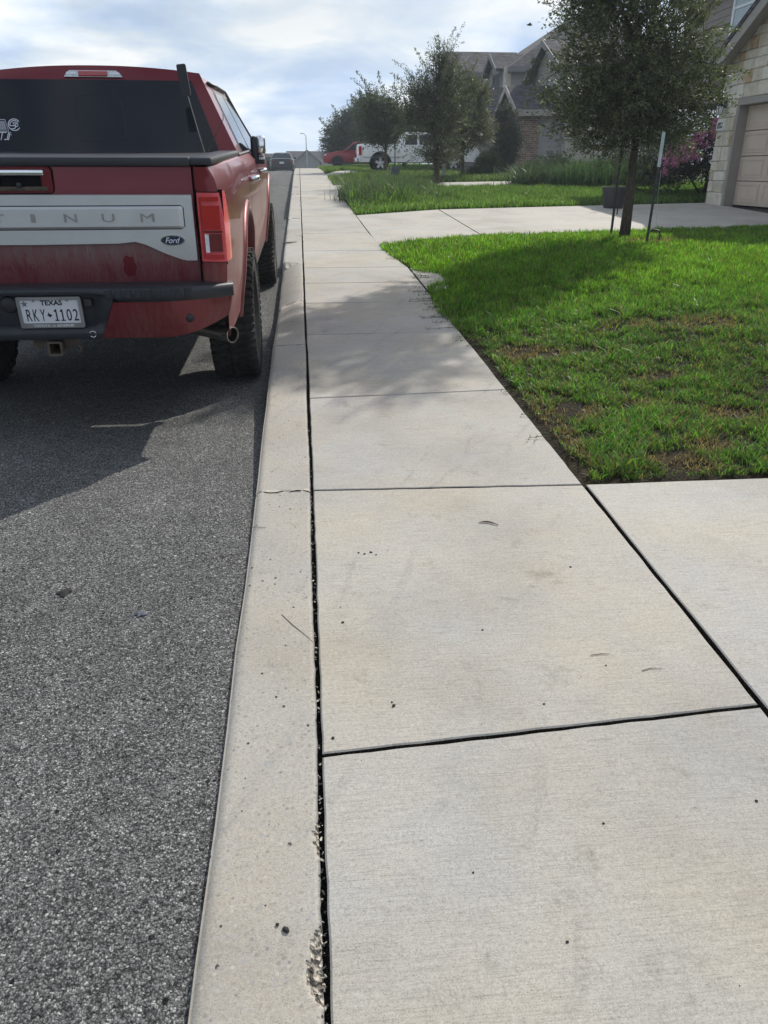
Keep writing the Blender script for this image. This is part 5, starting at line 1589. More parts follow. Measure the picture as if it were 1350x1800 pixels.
def make_wheel(parent, cx, cy, cz, rad, wid, lugs, rim_m, side=1, rim_frac=.60, spokes=6, sw=.26):
    w = thing('wheel', None, None, (cx, cy, cz)); w.parent = parent
    bm = bmesh.new()
    h_ = wid / 2
    tr = rad - (.016 if lugs else 0)
    rf = rad * rim_frac
    prof = [(rf * .92, -h_ * .75), (rf, -h_ * .82), (rf + .02, -h_ * .95), ((rf + tr) / 2, -h_), (tr - .04, -h_ * .97), (tr - .012, -h_ * .88), (tr, -h_ * .74), (tr, h_ * .74), (tr - .012, h_ * .88), (tr - .04, h_ * .97), ((rf + tr) / 2, h_), (rf + .02, h_ * .95), (rf, h_ * .82), (rf * .92, h_ * .75)]
    lathe(bm, prof, 56, 'X')
    if lugs:
        N = 52
        for k in range(N):
            a = 2 * math.pi * k / N
            for row in range(5):
                if row in (0, 4):
                    x0, x1 = ((-h_ * .99, -h_ * .56), (h_ * .56, h_ * .99))[row == 4]; hw = .55 if (k % 2) else .68; aa = a
                    if k % 2: x0, x1 = (x0 * .93, x1) if row == 0 else (x0, x1 * .93)
                else:
                    xc = (-.36, 0, .36)[row - 1] * h_ * 1.0; x0, x1 = xc - h_ * .155, xc + h_ * .155; hw = .62; aa = a + (math.pi / N if row % 2 else 0) + .02 * row
                dw = hw * math.pi * rad / N
                m = Matrix.Rotation(aa, 4, 'X') @ Matrix.Translation((0, 0, 0))
                sk = .35 * (row - 2) * .02
                m = m @ Matrix.Translation(((x0 + x1) / 2, 0, tr + .004)) @ Matrix.Rotation((.45 if row in (1, 3) else -.45) * (1 if row in (1, 2, 3) else 0), 4, 'Z') @ Matrix.Diagonal((abs(x1 - x0), dw * 2 * .9, .026, 1))
                if row in (0, 4):
                    # shoulder lug bends over the edge
                    bmesh.ops.create_cube(bm, size=1, matrix=m)
                    sx_ = -1 if row == 0 else 1
                    m2 = Matrix.Rotation(aa, 4, 'X') @ Matrix.Translation((sx_ * h_ * .955, 0, tr - .026)) @ Matrix.Diagonal((.020, dw * 1.7, .045, 1))
                    bmesh.ops.create_cube(bm, size=1, matrix=m2)
                else:
                    bmesh.ops.create_cube(bm, size=1, matrix=m)
    obj('tyre', bm, M_TYRE, w, smooth=True, angle=30)
    bm = bmesh.new()
    f = side * h_ * .70
    lathe(bm, [(rf, -h_ * .8), (rf * .96, -h_ * .6), (rf * .90, 0), (rf * .90, f * .5 if side > 0 else h_ * .4), (rf * .96, h_ * .7), (rf, h_ * .82)], 40, 'X')
    lathe(bm, [(0, f + side * .012), (rf * .16, f + side * .012), (rf * .24, f), (rf * .24, f - side * .05)], 24, 'X')
    for k in range(spokes):
        a = 2 * math.pi * k / spokes
        m = Matrix.Rotation(a, 4, 'X') @ Matrix.Translation((f - side * .015, 0, rf * .57)) @ Matrix.Diagonal((.03, rf * sw, rf * .80, 1))
        bmesh.ops.create_cube(bm, size=1, matrix=m)
    obj('rim', bm, rim_m, w, smooth=True, angle=35)
    bm = bmesh.new(); lathe(bm, [(0, f - side * .06), (rf * .93, f - side * .06)], 28, 'X'); obj('brake', bm, M_UNDER, w)
    return w
for s in (1, -1):
    for yc in (1.48, 5.18):
        make_wheel(truck, s * .872, yc, .425, .425, .29, True, M_BLACKALLOY, s)

# the black paddle antenna behind the cab, and a bent wire
an = thing('antenna', None, None); an.parent = truck
bm = bmesh.new()
m = Matrix.Translation((.640, 1.70, 1.832)) @ Matrix.Rotation(R(-6), 4, 'Y')
pl2 = rrect(-.028, .030, -.088, .090, .010)
prism(bm, [(x - .10 * (z - .09) * .0, z) for x, z in pl2], .016, m)
obj('paddle', bm, M_BLACK, an)
bm = bmesh.new(); tube(bm, [(.655, 1.708, 1.76), (.69, 1.705, 1.6), (.732, 1.70, 1.42)], .0028, 5); obj('wire', bm, M_STEEL, an)
bm = bmesh.new(); tube(bm, [(.752, 1.70, 1.42), (.80, 1.70, 1.50), (.835, 1.70, 1.565), (.868, 1.70, 1.615), (.870, 1.70, 1.635), (.862, 1.70, 1.642)], .0026, 5); obj('wire', bm, M_RUST, an)

# ------------------------------------------------------------------ buildings
def roof_quad(bm, pts, th=.14):
    a = [bm.verts.new(p) for p in pts]; b_ = [bm.verts.new((p[0], p[1], p[2] - th)) for p in pts]
    n = len(a)
    bm.faces.new(a); bm.faces.new(b_[::-1])
    for k in range(n): bm.faces.new((a[k], b_[k], b_[(k + 1) % n], a[(k + 1) % n]))
def siding(bm, axis, c, a0, a1, z0, z1f, lap=.17):
    """horizontal lap boards on a wall facing -X (axis 'X') or -Y (axis 'Y'); z1f(a) gives the top"""
    z = z0
    zmax = max(z1f(t) for t in np.linspace(a0, a1, 21))
    while z < zmax:
        n = 24
        for k in range(n):
            s0, s1 = a0 + (a1 - a0) * k / n, a0 + (a1 - a0) * (k + 1) / n
            t0, t1 = min(z + lap, z1f(s0)), min(z + lap, z1f(s1))
            if t0 <= z and t1 <= z: continue
            t0, t1 = max(t0, z), max(t1, z)
            P = [(s0, z, .018), (s1, z, .018), (s1, t1, .002), (s0, t0, .002)]
            if axis == 'X': V = [(c - o, s, zz) for s, zz, o in P]
            else: V = [(s, c - o, zz) for s, zz, o in P]
            quad(bm, *V)
            if axis == 'X': quad(bm, (c - .002, s0, z), (c - .002, s1, z), (c - .018, s1, z), (c - .018, s0, z))
            else: quad(bm, (s0, c - .002, z), (s1, c - .002, z), (s1, c - .018, z), (s0, c - .018, z))
        z += lap
    bmesh.ops.remove_doubles(bm, verts=bm.verts[:], dist=1e-4)
def local(o):
    """keep world positions of the children when the root sits at its base"""
    for ch in o.children: ch.matrix_parent_inverse = Matrix.Translation(-o.location)

# stone fronted house with the garage
GX, GY0, GY1, GZ = 9.30, 12.70, 18.47, .70
h1 = thing('house', 'house with a cream limestone garage front, taupe siding and a white upper window', 'house', (GX, 15.3, GZ))
def rake(y): return 3.40 + .57 * (min(y - GY0, GY1 - y) + .30)
DY0, DY1, DZ = 13.30, 17.74, 2.80
bm = bmesh.new()
r_ = random.Random(17)
z = GZ - .05
rows_h = []
while z < 5.4:
    hh = r_.choice([.20, .24, .27, .30]) if z < 3.0 else r_.choice([.17, .20, .24])
    if z < DZ < z + hh + .08: hh = DZ - z
    y = GY0 - r_.uniform(0, .3)
    while y < GY1:
        w = r_.uniform(.22, .62)
        a, b_ = max(y, GY0), min(y + w, GY1)
        y += w
        if GY1 - b_ < .12: b_ = GY1
        if b_ - a < .06: continue
        zb, zt2 = z + .006, z + hh - .006
        if zb < DZ - .02:
            if a < DY1 and b_ > DY0:
                if a < DY0 and DY0 - a > .08: b_ = DY0
                elif b_ > DY1 and b_ - DY1 > .08: a = DY1
                else: continue
        zt2 = min(zt2, rake((a + b_) / 2) - .02)
        if zt2 - zb < .05: continue
        mi = r_.choices(range(5), [5, 4, 3, 1.1, 1.4])[0]
        n0 = len(bm.faces)
        d = r_.uniform(0, .022)
        box(bm, GX - d, GX + .16, a + .006, b_ - .006, zb, zt2, .012, 1)
        bm.faces.ensure_lookup_table()
        for f in bm.faces[n0:]: f.material_index = mi
        if b_ == GY1 and y - w < GY1: y = GY1
    z += hh
for v in bm.verts:
    v.co.x += .006 * (vnoise(np.array([v.co.y * 9 + 40]), np.array([v.co.z * 9 + 40]))[0] - .5)
obj('stone_front', bm, M_STONES, h1)
bm = bmesh.new()
poly = [(GY0, GZ - .1), (DY0, GZ - .1), (DY0, DZ), (DY1, DZ), (DY1, GZ - .1), (GY1, GZ - .1), (GY1, rake(GY1) - .03), ((GY0 + GY1) / 2, rake((GY0 + GY1) / 2) - .03), (GY0, rake(GY0) - .03)]
prism(bm, [(-y, z) for y, z in poly], .15, Matrix.Translation((GX + .012, 0, 0)) @ Matrix.Rotation(R(-90), 4, 'Z'))
obj('wall', bm, M_MORTAR, h1)
bm = bmesh.new()
box(bm, GX + .32, 15.5, GY0 + .02, GY1 - .03, GZ - .1, 3.3)
obj('garage_body', bm, M_SIDING, h1)
# door, frame and panels
bm = bmesh.new()
box(bm, GX - .005, GX + .30, DY1 - .10, DY1 - .002, GZ - .05, DZ - .002, .004)
box(bm, GX - .005, GX + .30, DY0 + .002, DY0 + .10, GZ - .05, DZ - .002, .004)
box(bm, GX - .005, GX + .30, DY0 + .10, DY1 - .10, DZ - .13, DZ - .003, .004)
obj('door_frame', bm, M_TRIM, h1)
bm = bmesh.new()
dx = GX + .22
H = (DZ - .13 - GZ) / 4
for rrow in range(4):
    z0, z1 = GZ + rrow * H, GZ + (rrow + 1) * H
    box(bm, dx, dx + .05, DY0 + .10, DY1 - .10, z0 + .007, z1 - .007, .006)
    for k in range(4):
        w = (DY1 - DY0 - .2) / 4
        y0 = DY0 + .1 + k * w + .09; y1 = y0 + w - .18
        # pressed long panel: groove ring with a raised field
        for a, b_, c_, d_ in ((y0, y1, z0 + .07, z0 + .085), (y0, y1, z1 - .085, z1 - .07), (y0, y0 + .015, z0 + .085, z1 - .085), (y1 - .015, y1, z0 + .085, z1 - .085)):
            box(bm, dx - .010, dx + .002, a, b_, c_, d_)
        box(bm, dx - .007, dx + .002, y0 + .05, y1 - .05, z0 + .125, z1 - .125, .003)
gd = obj('garage_door', bm, M_GDOOR, h1)
bm = bmesh.new(); box(bm, dx - .012, dx, 15.1, 15.25, GZ + .25, GZ + .29, .004); obj('handle', bm, M_BLACK, gd)
bm = bmesh.new(); box(bm, dx - .004, dx + .04, DY0 + .1, DY1 - .1, GZ - .03, GZ + .004); obj('seal', bm, M_DARK, gd)
# gable roof over the garage with deep rake boards
my_ = (GY0 + GY1) / 2; ov = .42
za = rake(my_) + .06
def rk(y): return rake(y) + .06 if GY0 - .3 <= y <= GY1 + .3 else 0
zl_ = za - .57 * (GY1 + ov - my_)
bm = bmesh.new()
for s, ye in ((1, GY1 + ov), (-1, GY0 - ov)):
    roof_quad(bm, [(GX - .36, my_, za), (14.5, my_, za), (14.5, ye, zl_), (GX - .36, ye, zl_)][::s], .10)
obj('roof', bm, M_ROOF, h1)
bm = bmesh.new()
for s, ye in ((1, GY1 + ov - .01), (-1, GY0 - ov + .01)):
    roof_quad(bm, [(GX - .335, my_, za - .105), (GX - .30, my_, za - .105), (GX - .30, ye, zl_ - .105), (GX - .335, ye, zl_ - .105)][::s], .24)
    roof_quad(bm, [(GX - .30, my_, za - .20), (GX + .0, my_, za - .20), (GX + .0, ye, zl_ - .20), (GX - .30, ye, zl_ - .20)][::s], .02)
box(bm, GX - .33, 11.0, GY1 + .10, GY1 + ov - .02, zl_ - .34, zl_ - .12)
obj('rake_board', bm, M_TRIM, h1)
# upper storey
UX = 11.0
bm = bmesh.new(); siding(bm, 'X', UX, 9.0, 24.6, 3.05, lambda a: 5.85, .18); obj('upper_siding', bm, M_SIDING, h1)
bm = bmesh.new(); box(bm, UX + .01, 17, 9.0, 24.6, 3.05, 5.85); box(bm, 12.3, 17, 18.4, 24.3, .5, 3.05); box(bm, 11.02, 17, 9.0, 18.4, .3, 3.05); obj('house_body', bm, M_SIDING, h1)
bm = bmesh.new(); roof_quad(bm, [(10.6, 8.6, 5.86), (10.6, 25.1, 5.86), (14.2, 25.1, 7.5), (14.2, 8.6, 7.5)][::-1], .14)
roof_quad(bm, [(14.2, 8.6, 7.5), (14.2, 25.1, 7.5), (18, 25.1, 5.86), (18, 8.6, 5.86)][::-1], .14)
obj('roof', bm, M_ROOF, h1)
bm = bmesh.new(); box(bm, 10.65, 11.0, 8.6, 25.0, 5.64, 5.79); box(bm, UX - .03, UX + .05, 24.52, 24.66, 3.0, 5.6); obj('fascia', bm, M_TRIM, h1)
wf = None
bm = bmesh.new()
wy0, wy1, wz0, wz1 = 19.74, 21.88, 4.37, 5.62
for a, b_, c_, d_ in ((wy0, wy1, wz0, wz0 + .09), (wy0, wy1, wz1 - .09, wz1), (wy0, wy0 + .09, wz0 + .09, wz1 - .09), (wy1 - .09, wy1, wz0 + .09, wz1 - .09), (20.76, 20.86, wz0 + .09, wz1 - .09)):
    box(bm, UX - .075, UX - .02, a, b_, c_, d_, .006)
for a, b_ in ((wy0 + .09, 20.76), (20.86, wy1 - .09)): box(bm, UX - .065, UX - .02, a, b_, 5.09, 5.145, .004)
wf = obj('window', bm, M_WTRIM, h1)
bm = bmesh.new()
box(bm, UX - .040, UX - .022, wy0 + .09, wy1 - .09, wz0 + .09, wz1 - .09)
obj('pane', bm, M_PANE, wf)
bm = bmesh.new()
z = wz0 + .10
while z < wz1 - .1:
    roof_quad(bm, [(UX - .046, 20.87, z), (UX - .046, wy1 - .095, z), (UX - .041, wy1 - .095, z + .034), (UX - .041, 20.87, z + .034)], .004); z += .04
obj('blind', bm, M_BLIND, wf)
# lantern and number
ln = thing('lantern', None, None); ln.parent = h1
bm = bmesh.new()
ly, lz = 18.20, 2.66
box(bm, GX - .05, GX - .02, ly - .05, ly + .05, lz + .0, lz + .14, .008)
tube(bm, [(GX - .03, ly, lz + .10), (GX - .10, ly, lz + .15), (GX - .15, ly, lz + .10)], .012, 8)
lathe(bm, [(0, .115), (.02, .11), (.05, .075), (.095, .035), (.085, .03)], 4, 'Z', Matrix.Translation((GX - .15, ly, lz)) @ Matrix.Rotation(R(45), 4, 'Z'))
for a, b_ in ((-1, -1), (1, -1), (1, 1), (-1, 1)):
    tube(bm, [(GX - .15 + a * .055, ly + b_ * .055, lz + .04), (GX - .15 + a * .042, ly + b_ * .042, lz - .13)], .007, 4)
box(bm, GX - .15 - .045, GX - .15 + .045, ly - .045, ly + .045, lz - .145, lz - .13)
obj('cage', bm, M_BLACK, ln)
bm = bmesh.new(); lathe(bm, [(0, .03), (.07, .03), (.055, -.13), (0, -.13)], 4, 'Z', Matrix.Translation((GX - .15, ly, lz)) @ Matrix.Rotation(R(45), 4, 'Z')); obj('glass', bm, M_CLEAR, ln)
pq = thing('number_plaque', None, None); pq.parent = h1
bm = bmesh.new(); box(bm, GX - .038, GX + .02, 18.135, 18.455, 2.22, 2.415, .008); obj('stone', bm, M_PLAQUE, pq)
bm = bmesh.new(); text_bm(bm, '6538', .235, .125, Matrix.Translation((GX - .0395, 18.295, 2.318)) @ Matrix.Rotation(R(-90), 4, 'Z'), .004, bold=.02); obj('lettering', bm, M_INK, pq)
bpy.context.view_layer.update()
local(h1)

# brick and grey siding house
h2 = thing('house', 'two storey house of brick and grey siding with steep dark shingle gables', 'house', (9.7, 41, 1.3))
BX = 9.75
bm = bmesh.new()
def g1(y): return 4.93 - .50 * abs(y - 39.4)
prism(bm, [(-41.2, 1.0), (-37.6, 1.0), (-37.6, g1(37.6) - .05), (-39.4, 4.85), (-41.2, g1(41.2) - .05)], .2, Matrix.Translation((BX, 0, 0)) @ Matrix.Rotation(R(-90), 4, 'Z'))
box(bm, BX, BX + .2, 41.2, 42.6, 1.0, 3.85)
box(bm, BX, BX + .85, 37.55, 37.75, 1.0, 3.92)
obj('brick_wall', bm, M_BRICK, h2)
bm = bmesh.new(); siding(bm, 'Y', 37.6, BX + .85, 11.75, 1.0, lambda a: 3.92, .2); obj('side_siding', bm, M_SIDING2, h2)
bm = bmesh.new(); box(bm, BX + .2, 17, 37.77, 46, 1.0, 3.88); obj('house_body', bm, M_SIDING2, h2)
bm = bmesh.new(); box(bm, 11.75, 12.05, 37.5, 37.75, 1.0, 3.9); obj('stone_corner', bm, M_STONEPALE, h2)
# lower roofs
bm = bmesh.new()
roof_quad(bm, [(BX - .35, 39.4, 4.98), (BX - .35, 37.2, 3.88), (16, 37.2, 3.88), (16, 39.4, 4.98)])
roof_quad(bm, [(BX - .35, 39.4, 4.98), (16, 39.4, 4.98), (16, 41.6, 3.88), (BX - .35, 41.6, 3.88)])
roof_quad(bm, [(7.2, 42.25, 3.78), (16, 42.25, 3.78), (16, 45.4, 5.42), (7.2, 45.4, 5.42)])
roof_quad(bm, [(7.2, 45.4, 5.42), (16, 45.4, 5.42), (16, 48.6, 3.78), (7.2, 48.6, 3.78)])
obj('lower_roof', bm, M_ROOF, h2)
bm = bmesh.new()
for ye in (37.2, 41.6): roof_quad(bm, [(BX - .39, 39.4, 4.99), (BX - .35, 39.4, 4.99), (BX - .35, ye, 3.89), (BX - .39, ye, 3.89)][::(1 if ye > 39 else -1)], .26)
box(bm, BX - .38, 16, 37.12, 37.19, 3.60, 3.86); box(bm, BX - .34, BX, 37.2, 37.6, 3.58, 3.64)
box(bm, 7.2, 9.9, 42.18, 42.24, 3.52, 3.76)
box(bm, BX - .05, BX - .005, 38.4, 38.5, 1.4, 3.6)
obj('fascia', bm, M_TRIM, h2)
bm = bmesh.new(); siding(bm, 'Y', 42.6, 7.42, BX, 1.0, lambda a: 3.75, .2); obj('front_siding', bm, M_SIDING2, h2)
bm = bmesh.new(); box(bm, 7.42, 16, 42.62, 48, 1.0, 3.7); obj('garage_body', bm, M_SIDING2, h2)
bm = bmesh.new(); box(bm, 7.36, 7.46, 42.55, 42.66, 1.0, 3.72); obj('corner_board', bm, M_TRIM2, h2)
w = obj('window', (lambda b_: (box(b_, BX - .03, BX - .003, 38.75, 39.75, 1.9, 3.4), b_)[1])(bmesh.new()), M_TRIM2, h2)
bm = bmesh.new(); box(bm, BX - .035, BX - .02, 38.83, 39.67, 1.98, 3.32); obj('pane', bm, M_PANE, w)
# upper storey
SX = 10.75
bm = bmesh.new()
def g2(y): return 7.18 - .50 * abs(y - 47.8)
prism(bm, [(-49.3, 5.0), (-46.3, 5.0), (-46.3, g2(46.3)), (-47.8, 7.1), (-49.3, g2(49.3))], .2, Matrix.Translation((SX, 0, 0)) @ Matrix.Rotation(R(-90), 4, 'Z'))
box(bm, SX + .05, 18, 45.6, 56, 4.5, 6.4)
obj('upper_wall', bm, M_SIDING2, h2)
bm = bmesh.new(); siding(bm, 'Y', 45.58, SX + .25, 14, 4.4, lambda a: 6.4, .2); obj('upper_siding', bm, M_SIDING2, h2)
bm = bmesh.new(); box(bm, SX + .02, SX + .36, 45.50, 45.8, 4.5, 6.4); obj('stone_corner', bm, M_STONEPALE, h2)
bm = bmesh.new()
roof_quad(bm, [(SX - .35, 47.8, 7.26), (SX - .35, 46.0, 6.36), (16, 46.0, 6.36), (16, 47.8, 7.26)])
roof_quad(bm, [(SX - .35, 47.8, 7.26), (16, 47.8, 7.26), (16, 49.6, 6.36), (SX - .35, 49.6, 6.36)])
# main hip
e = (10.95, 45.15, 6.36)
ax, ay, az = 16.6, 50.8, 9.9
roof_quad(bm, [(10.95, 45.15, 6.38), (22.3, 45.15, 6.38), (16.6, 50.8, 9.95)])
roof_quad(bm, [(10.95, 45.15, 6.38), (16.6, 50.8, 9.95), (16.6, 53, 9.95), (10.95, 58.6, 6.38)])
roof_quad(bm, [(22.3, 45.15, 6.38), (22.3, 58.6, 6.38), (16.6, 53, 9.95), (16.6, 50.8, 9.95)])
# left rear wing
roof_quad(bm, [(8.9, 51.2, 6.7), (13.5, 51.2, 6.7), (13.5, 54.2, 8.12), (8.9, 54.2, 8.12)])
roof_quad(bm, [(8.9, 54.2, 8.12), (13.5, 54.2, 8.12), (13.5, 57.2, 6.7), (8.9, 57.2, 6.7)])
obj('upper_roof', bm, M_ROOF, h2)
bm = bmesh.new()
for ye in (46.0, 49.6): roof_quad(bm, [(SX - .39, 47.8, 7.27), (SX - .35, 47.8, 7.27), (SX - .35, ye, 6.37), (SX - .39, ye, 6.37)][::(1 if ye > 47 else -1)], .26)
box(bm, 10.9, 22, 45.05, 45.14, 6.12, 6.37); box(bm, 10.9, 11, 45.15, 46.0, 6.12, 6.37)
box(bm, 8.9, 13, 51.1, 51.18, 6.44, 6.7)
obj('upper_fascia', bm, M_TRIM2, h2)
bm = bmesh.new(); box(bm, 9.1, 13, 51.6, 57, 3.5, 6.7); prism(bm, [(-57, 6.7), (-51.6, 6.7), (-54.2, 8.0)], .1, Matrix.Translation((9.1, 0, 0)) @ Matrix.Rotation(R(-90), 4, 'Z')); obj('rear_wing', bm, M_SIDING, h2)
w = obj('window', (lambda b_: (box(b_, SX - .04, SX - .003, 45.9 + .55, 48.2, 5.2, 6.28), b_)[1])(bmesh.new()), M_TRIM2, h2)
bm = bmesh.new()
for a in (46.53, 47.38): box(bm, SX - .05, SX - .02, a, a + .74, 5.28, 6.20)
obj('pane', bm, M_PANE, w)
# dormer gable
DX = 11.5
bm = bmesh.new()
def g3(y): return 6.72 - .44 * abs(y - 40.0)
siding(bm, 'X', DX, 37.5, 42.5, 4.4, lambda a: g3(a), .2)
prism(bm, [(-42.5, 4.2), (-37.5, 4.2), (-37.5, g3(37.5)), (-40, 6.7), (-42.5, g3(42.5))], 5.5, Matrix.Translation((DX + .01, 0, 0)) @ Matrix.Rotation(R(-90), 4, 'Z'))
obj('dormer_wall', bm, M_SIDING2, h2)
bm = bmesh.new()
for ye in (37.1, 42.9):
    roof_quad(bm, [(DX - .35, 40.0, 6.86), (17, 40.0, 6.86), (17, ye, 6.86 - .44 * 2.9), (DX - .35, ye, 6.86 - .44 * 2.9)][::(1 if ye > 40 else -1)], .12)
obj('dormer_roof', bm, M_ROOF, h2)
bm = bmesh.new()
for ye in (37.1, 42.9): roof_quad(bm, [(DX - .39, 40, 6.87), (DX - .35, 40, 6.87), (DX - .35, ye, 6.87 - .44 * 2.9), (DX - .39, ye, 6.87 - .44 * 2.9)][::(1 if ye > 40 else -1)], .26)
obj('dormer_fascia', bm, M_TRIM2, h2)
bpy.context.view_layer.update()
local(h2)

# pale fence between the two houses
fz = ztf(12, 33)
t = thing('fence', 'pale board fence half hidden by tall weeds right of the brick house', 'fence', (11, 34, fz))
bm = bmesh.new()
for k in range(34): box(bm, -.4 + k * .155, -.4 + k * .155 + .15, -.01, .012 + .004 * (k % 2), 0, 1.72 + .01 * (k % 3))
obj('boards', bm, M_PALEFENCE, t)
bm = bmesh.new()
for k in range(3): box(bm, -.3 + k * 2.4, -.2 + k * 2.4, -.11, -.012, 0, 1.8)
obj('post', bm, M_PALEFENCE, t)

# roofs beyond the crest
def far_house(name_label, x0, x1, y0, y1, zg, ze, zr, gx=None):
    t = thing('house', name_label, 'house', ((x0 + x1) / 2, y0, zg))
    bm = bmesh.new(); box(bm, x0 + .3, x1 - .3, y0 + .4, y1 - .4, zg, ze); obj('wall', bm, M_SIDING, t)
    ym = (y0 + y1) / 2
    bm = bmesh.new()
    roof_quad(bm, [(x0, y0, ze), (x1, y0, ze), (x1 - 1, ym, zr), (x0 + 1, ym, zr)])
    roof_quad(bm, [(x0, y1, ze), (x0 + 1, ym, zr), (x1 - 1, ym, zr), (x1, y1, ze)])
    roof_quad(bm, [(x0, y0, ze), (x0 + 1, ym, zr), (x0, y1, ze)]); roof_quad(bm, [(x1, y0, ze), (x1, y1, ze), (x1 - 1, ym, zr)])
    rf = obj('roof', bm, M_ROOF, t)
    bm = bmesh.new(); tube(bm, [(x0 * .45 + x1 * .55, ym - .4, zr - .3), (x0 * .45 + x1 * .55, ym - .4, zr + .9)], .07, 6); obj('vent_pipe', bm, M_TRIM, rf)
    if gx is not None:
        for gc, hw, zf, za_, yy in gx:
            bm = bmesh.new(); prism(bm, [(gc - hw, zg), (gc + hw, zg), (gc + hw, zf), (gc, za_), (gc - hw, zf)], .5, Matrix.Translation((0, yy, 0))); obj('gable', bm, M_SIDING2, t)
            bm = bmesh.new()
            for s in (-1, 1):
                roof_quad(bm, [(gc, yy - .3, za_ + .12), (gc + s * (hw + .25), yy - .3, zf + .12 - .25 * (za_ - zf) / hw), (gc + s * (hw + .25), yy + 4, zf + .12 - .25 * (za_ - zf) / hw), (gc, yy + 4, za_ + .12)], .15)
            obj('gable_roof', bm, M_ROOF, t)
            bm = bmesh.new()
            for s in (-1, 1):
                roof_quad(bm, [(gc, yy - .36, za_ + .13), (gc + s * (hw + .25), yy - .36, zf + .13 - .25 * (za_ - zf) / hw), (gc + s * (hw + .25), yy - .31, zf + .13 - .25 * (za_ - zf) / hw), (gc, yy - .31, za_ + .13)], .2)
            obj('gable_trim', bm, M_TRIM2, t)
    bpy.context.view_layer.update(); local(t)
far_house('low grey roofed house with a pale trimmed gable beyond the crest behind the street lamp', -3.3, 9.5, 118, 130, -1.2, 1.9, 4.0, [(.6, 1.75, 2.55, 3.95, 117.4), (-1.2, 1.4, .95, 1.95, 112.5)])
far_house('long low grey roof beyond the crest behind the dark sedan', -17, -3.0, 119, 131, -1.2, 1.9, 3.70)

# street lamp
lp_ = thing('street_lamp', 'tall thin street lamp with a curved arm beyond the crest', 'street lamp', (.45, 95, float(base_z(95)) - .1))
zb = float(base_z(95)) - .1
bm = bmesh.new(); tube(bm, [(0, 0, 0), (0, 0, 1.0), (0, 0, 4.9 - zb)], [.085, .07, .05], 10); obj('pole', bm, M_POSTGREY, lp_, smooth=True)
bm = bmesh.new(); tube(bm, [(0, 0, 4.85 - zb), (-.08, 0, 5.02 - zb), (-.22, 0, 5.13 - zb), (-.38, 0, 5.17 - zb)], .03, 8); obj('arm', bm, M_POSTGREY, lp_, smooth=True)
bm = bmesh.new(); box(bm, -.62, -.34, -.08, .08, 5.12 - zb, 5.20 - zb, .03); obj('lamp_head', bm, M_POSTGREY, lp_, smooth=True, angle=40)

# utility pedestal, marker pole, grey post
zz = ztf(3.28, 30.0) - .05
t = thing('utility_box', 'grey green tapered utility pedestal in the grass before the white pickup', 'utility box', (3.28, 30.0, zz))
bm = bmesh.new()
rr_ = [[(-.19, -.15, 0), (.19, -.15, 0), (.19, .15, 0), (-.19, .15, 0)], [(-.14, -.11, .40), (.14, -.11, .40), (.14, .11, .40), (-.14, .11, .40)], [(-.12, -.09, .44), (.12, -.09, .44), (.12, .09, .44), (-.12, .09, .44)]]
V = [[bm.verts.new(p) for p in r] for r in rr_]
for a, b_ in zip(V, V[1:]):
    for k in range(4): bm.faces.new((a[k], a[(k + 1) % 4], b_[(k + 1) % 4], b_[k]))
bm.faces.new(V[-1])
obj('cover', bm, M_UTIL, t)
bm = bmesh.new(); box(bm, -.15, .15, -.148, -.135, .10, .13, mat=None); obj('latch', bm, M_BLACK, t)
bm = bmesh.new(); tube(bm, [(3.32, 30.4, ztf(3.32, 30.4) - .1), (3.32, 30.4, ztf(3.32, 30.4) + 1.15)], .018, 6)
tag(obj('marker_pole', bm, M_STAKE), 'thin dark pole rising behind the utility pedestal', 'pole')
bm = bmesh.new(); box(bm, 4.86, 4.98, 29.2, 29.3, ztf(4.9, 29.2) - .1, ztf(4.9, 29.2) + .56, .02)
tag(obj('marker_post', bm, M_POSTGREY), 'short grey post right of the tallest airy oak trunk', 'post')

# ------------------------------------------------------------------ other vehicles
def veh_body(parent, W, arches, R_, sill, top, m, ys, bulge=.03, cap=True):
    def zl(y):
        z = sill
        for yc in arches:
            if abs(y - yc) < R_: z = max(z, R_ * .78 + math.sqrt(max(0, R_ * R_ - (y - yc) ** 2)))
        return z
    sam = list(np.linspace(ys[0], ys[1], 40))
    for yc in arches: sam += [yc - R_ * math.cos(math.pi * k / 20) for k in range(21)] + [yc - R_ - .004, yc + R_ + .004]
    sam = sorted(v for v in set(round(x, 4) for x in sam) if ys[0] <= v <= ys[1])
    def wx(y):
        e = min(y - ys[0], ys[1] - y)
        return W / 2 - .16 * max(0, 1 - e / .5) ** 2.2
    bm = bmesh.new()
    P = []
    for y in sam:
        z0, z1 = zl(y), interp(y, top)
        side = []
        for k in range(9):
            z = z0 + (z1 - z0) * k / 8
            q = (z - sill) / max(.1, z1 - sill)
            side.append((wx(y) - bulge * (2 * q - .9) ** 2 - .03 * (q > .99), y, z))
        P.append([(side[0][0] - .1, y, side[0][2])] + side + [(0, y, z1 + .02)] + [(-x, yy, z) for x, yy, z in side[::-1]] + [(-side[0][0] + .1, y, side[0][2])])
    V = grid(bm, P)
    bm.faces.new(V[0]); bm.faces.new(V[-1][::-1])
    o = obj('body', bm, m, parent, smooth=True, angle=38)
    bm = bmesh.new(); box(bm, -W / 2 + .12, W / 2 - .12, ys[0] + .25, ys[1] - .25, sill - .02, min(z for _, z in top) - .1); obj('underbody', bm, M_UNDER, parent)
    return o
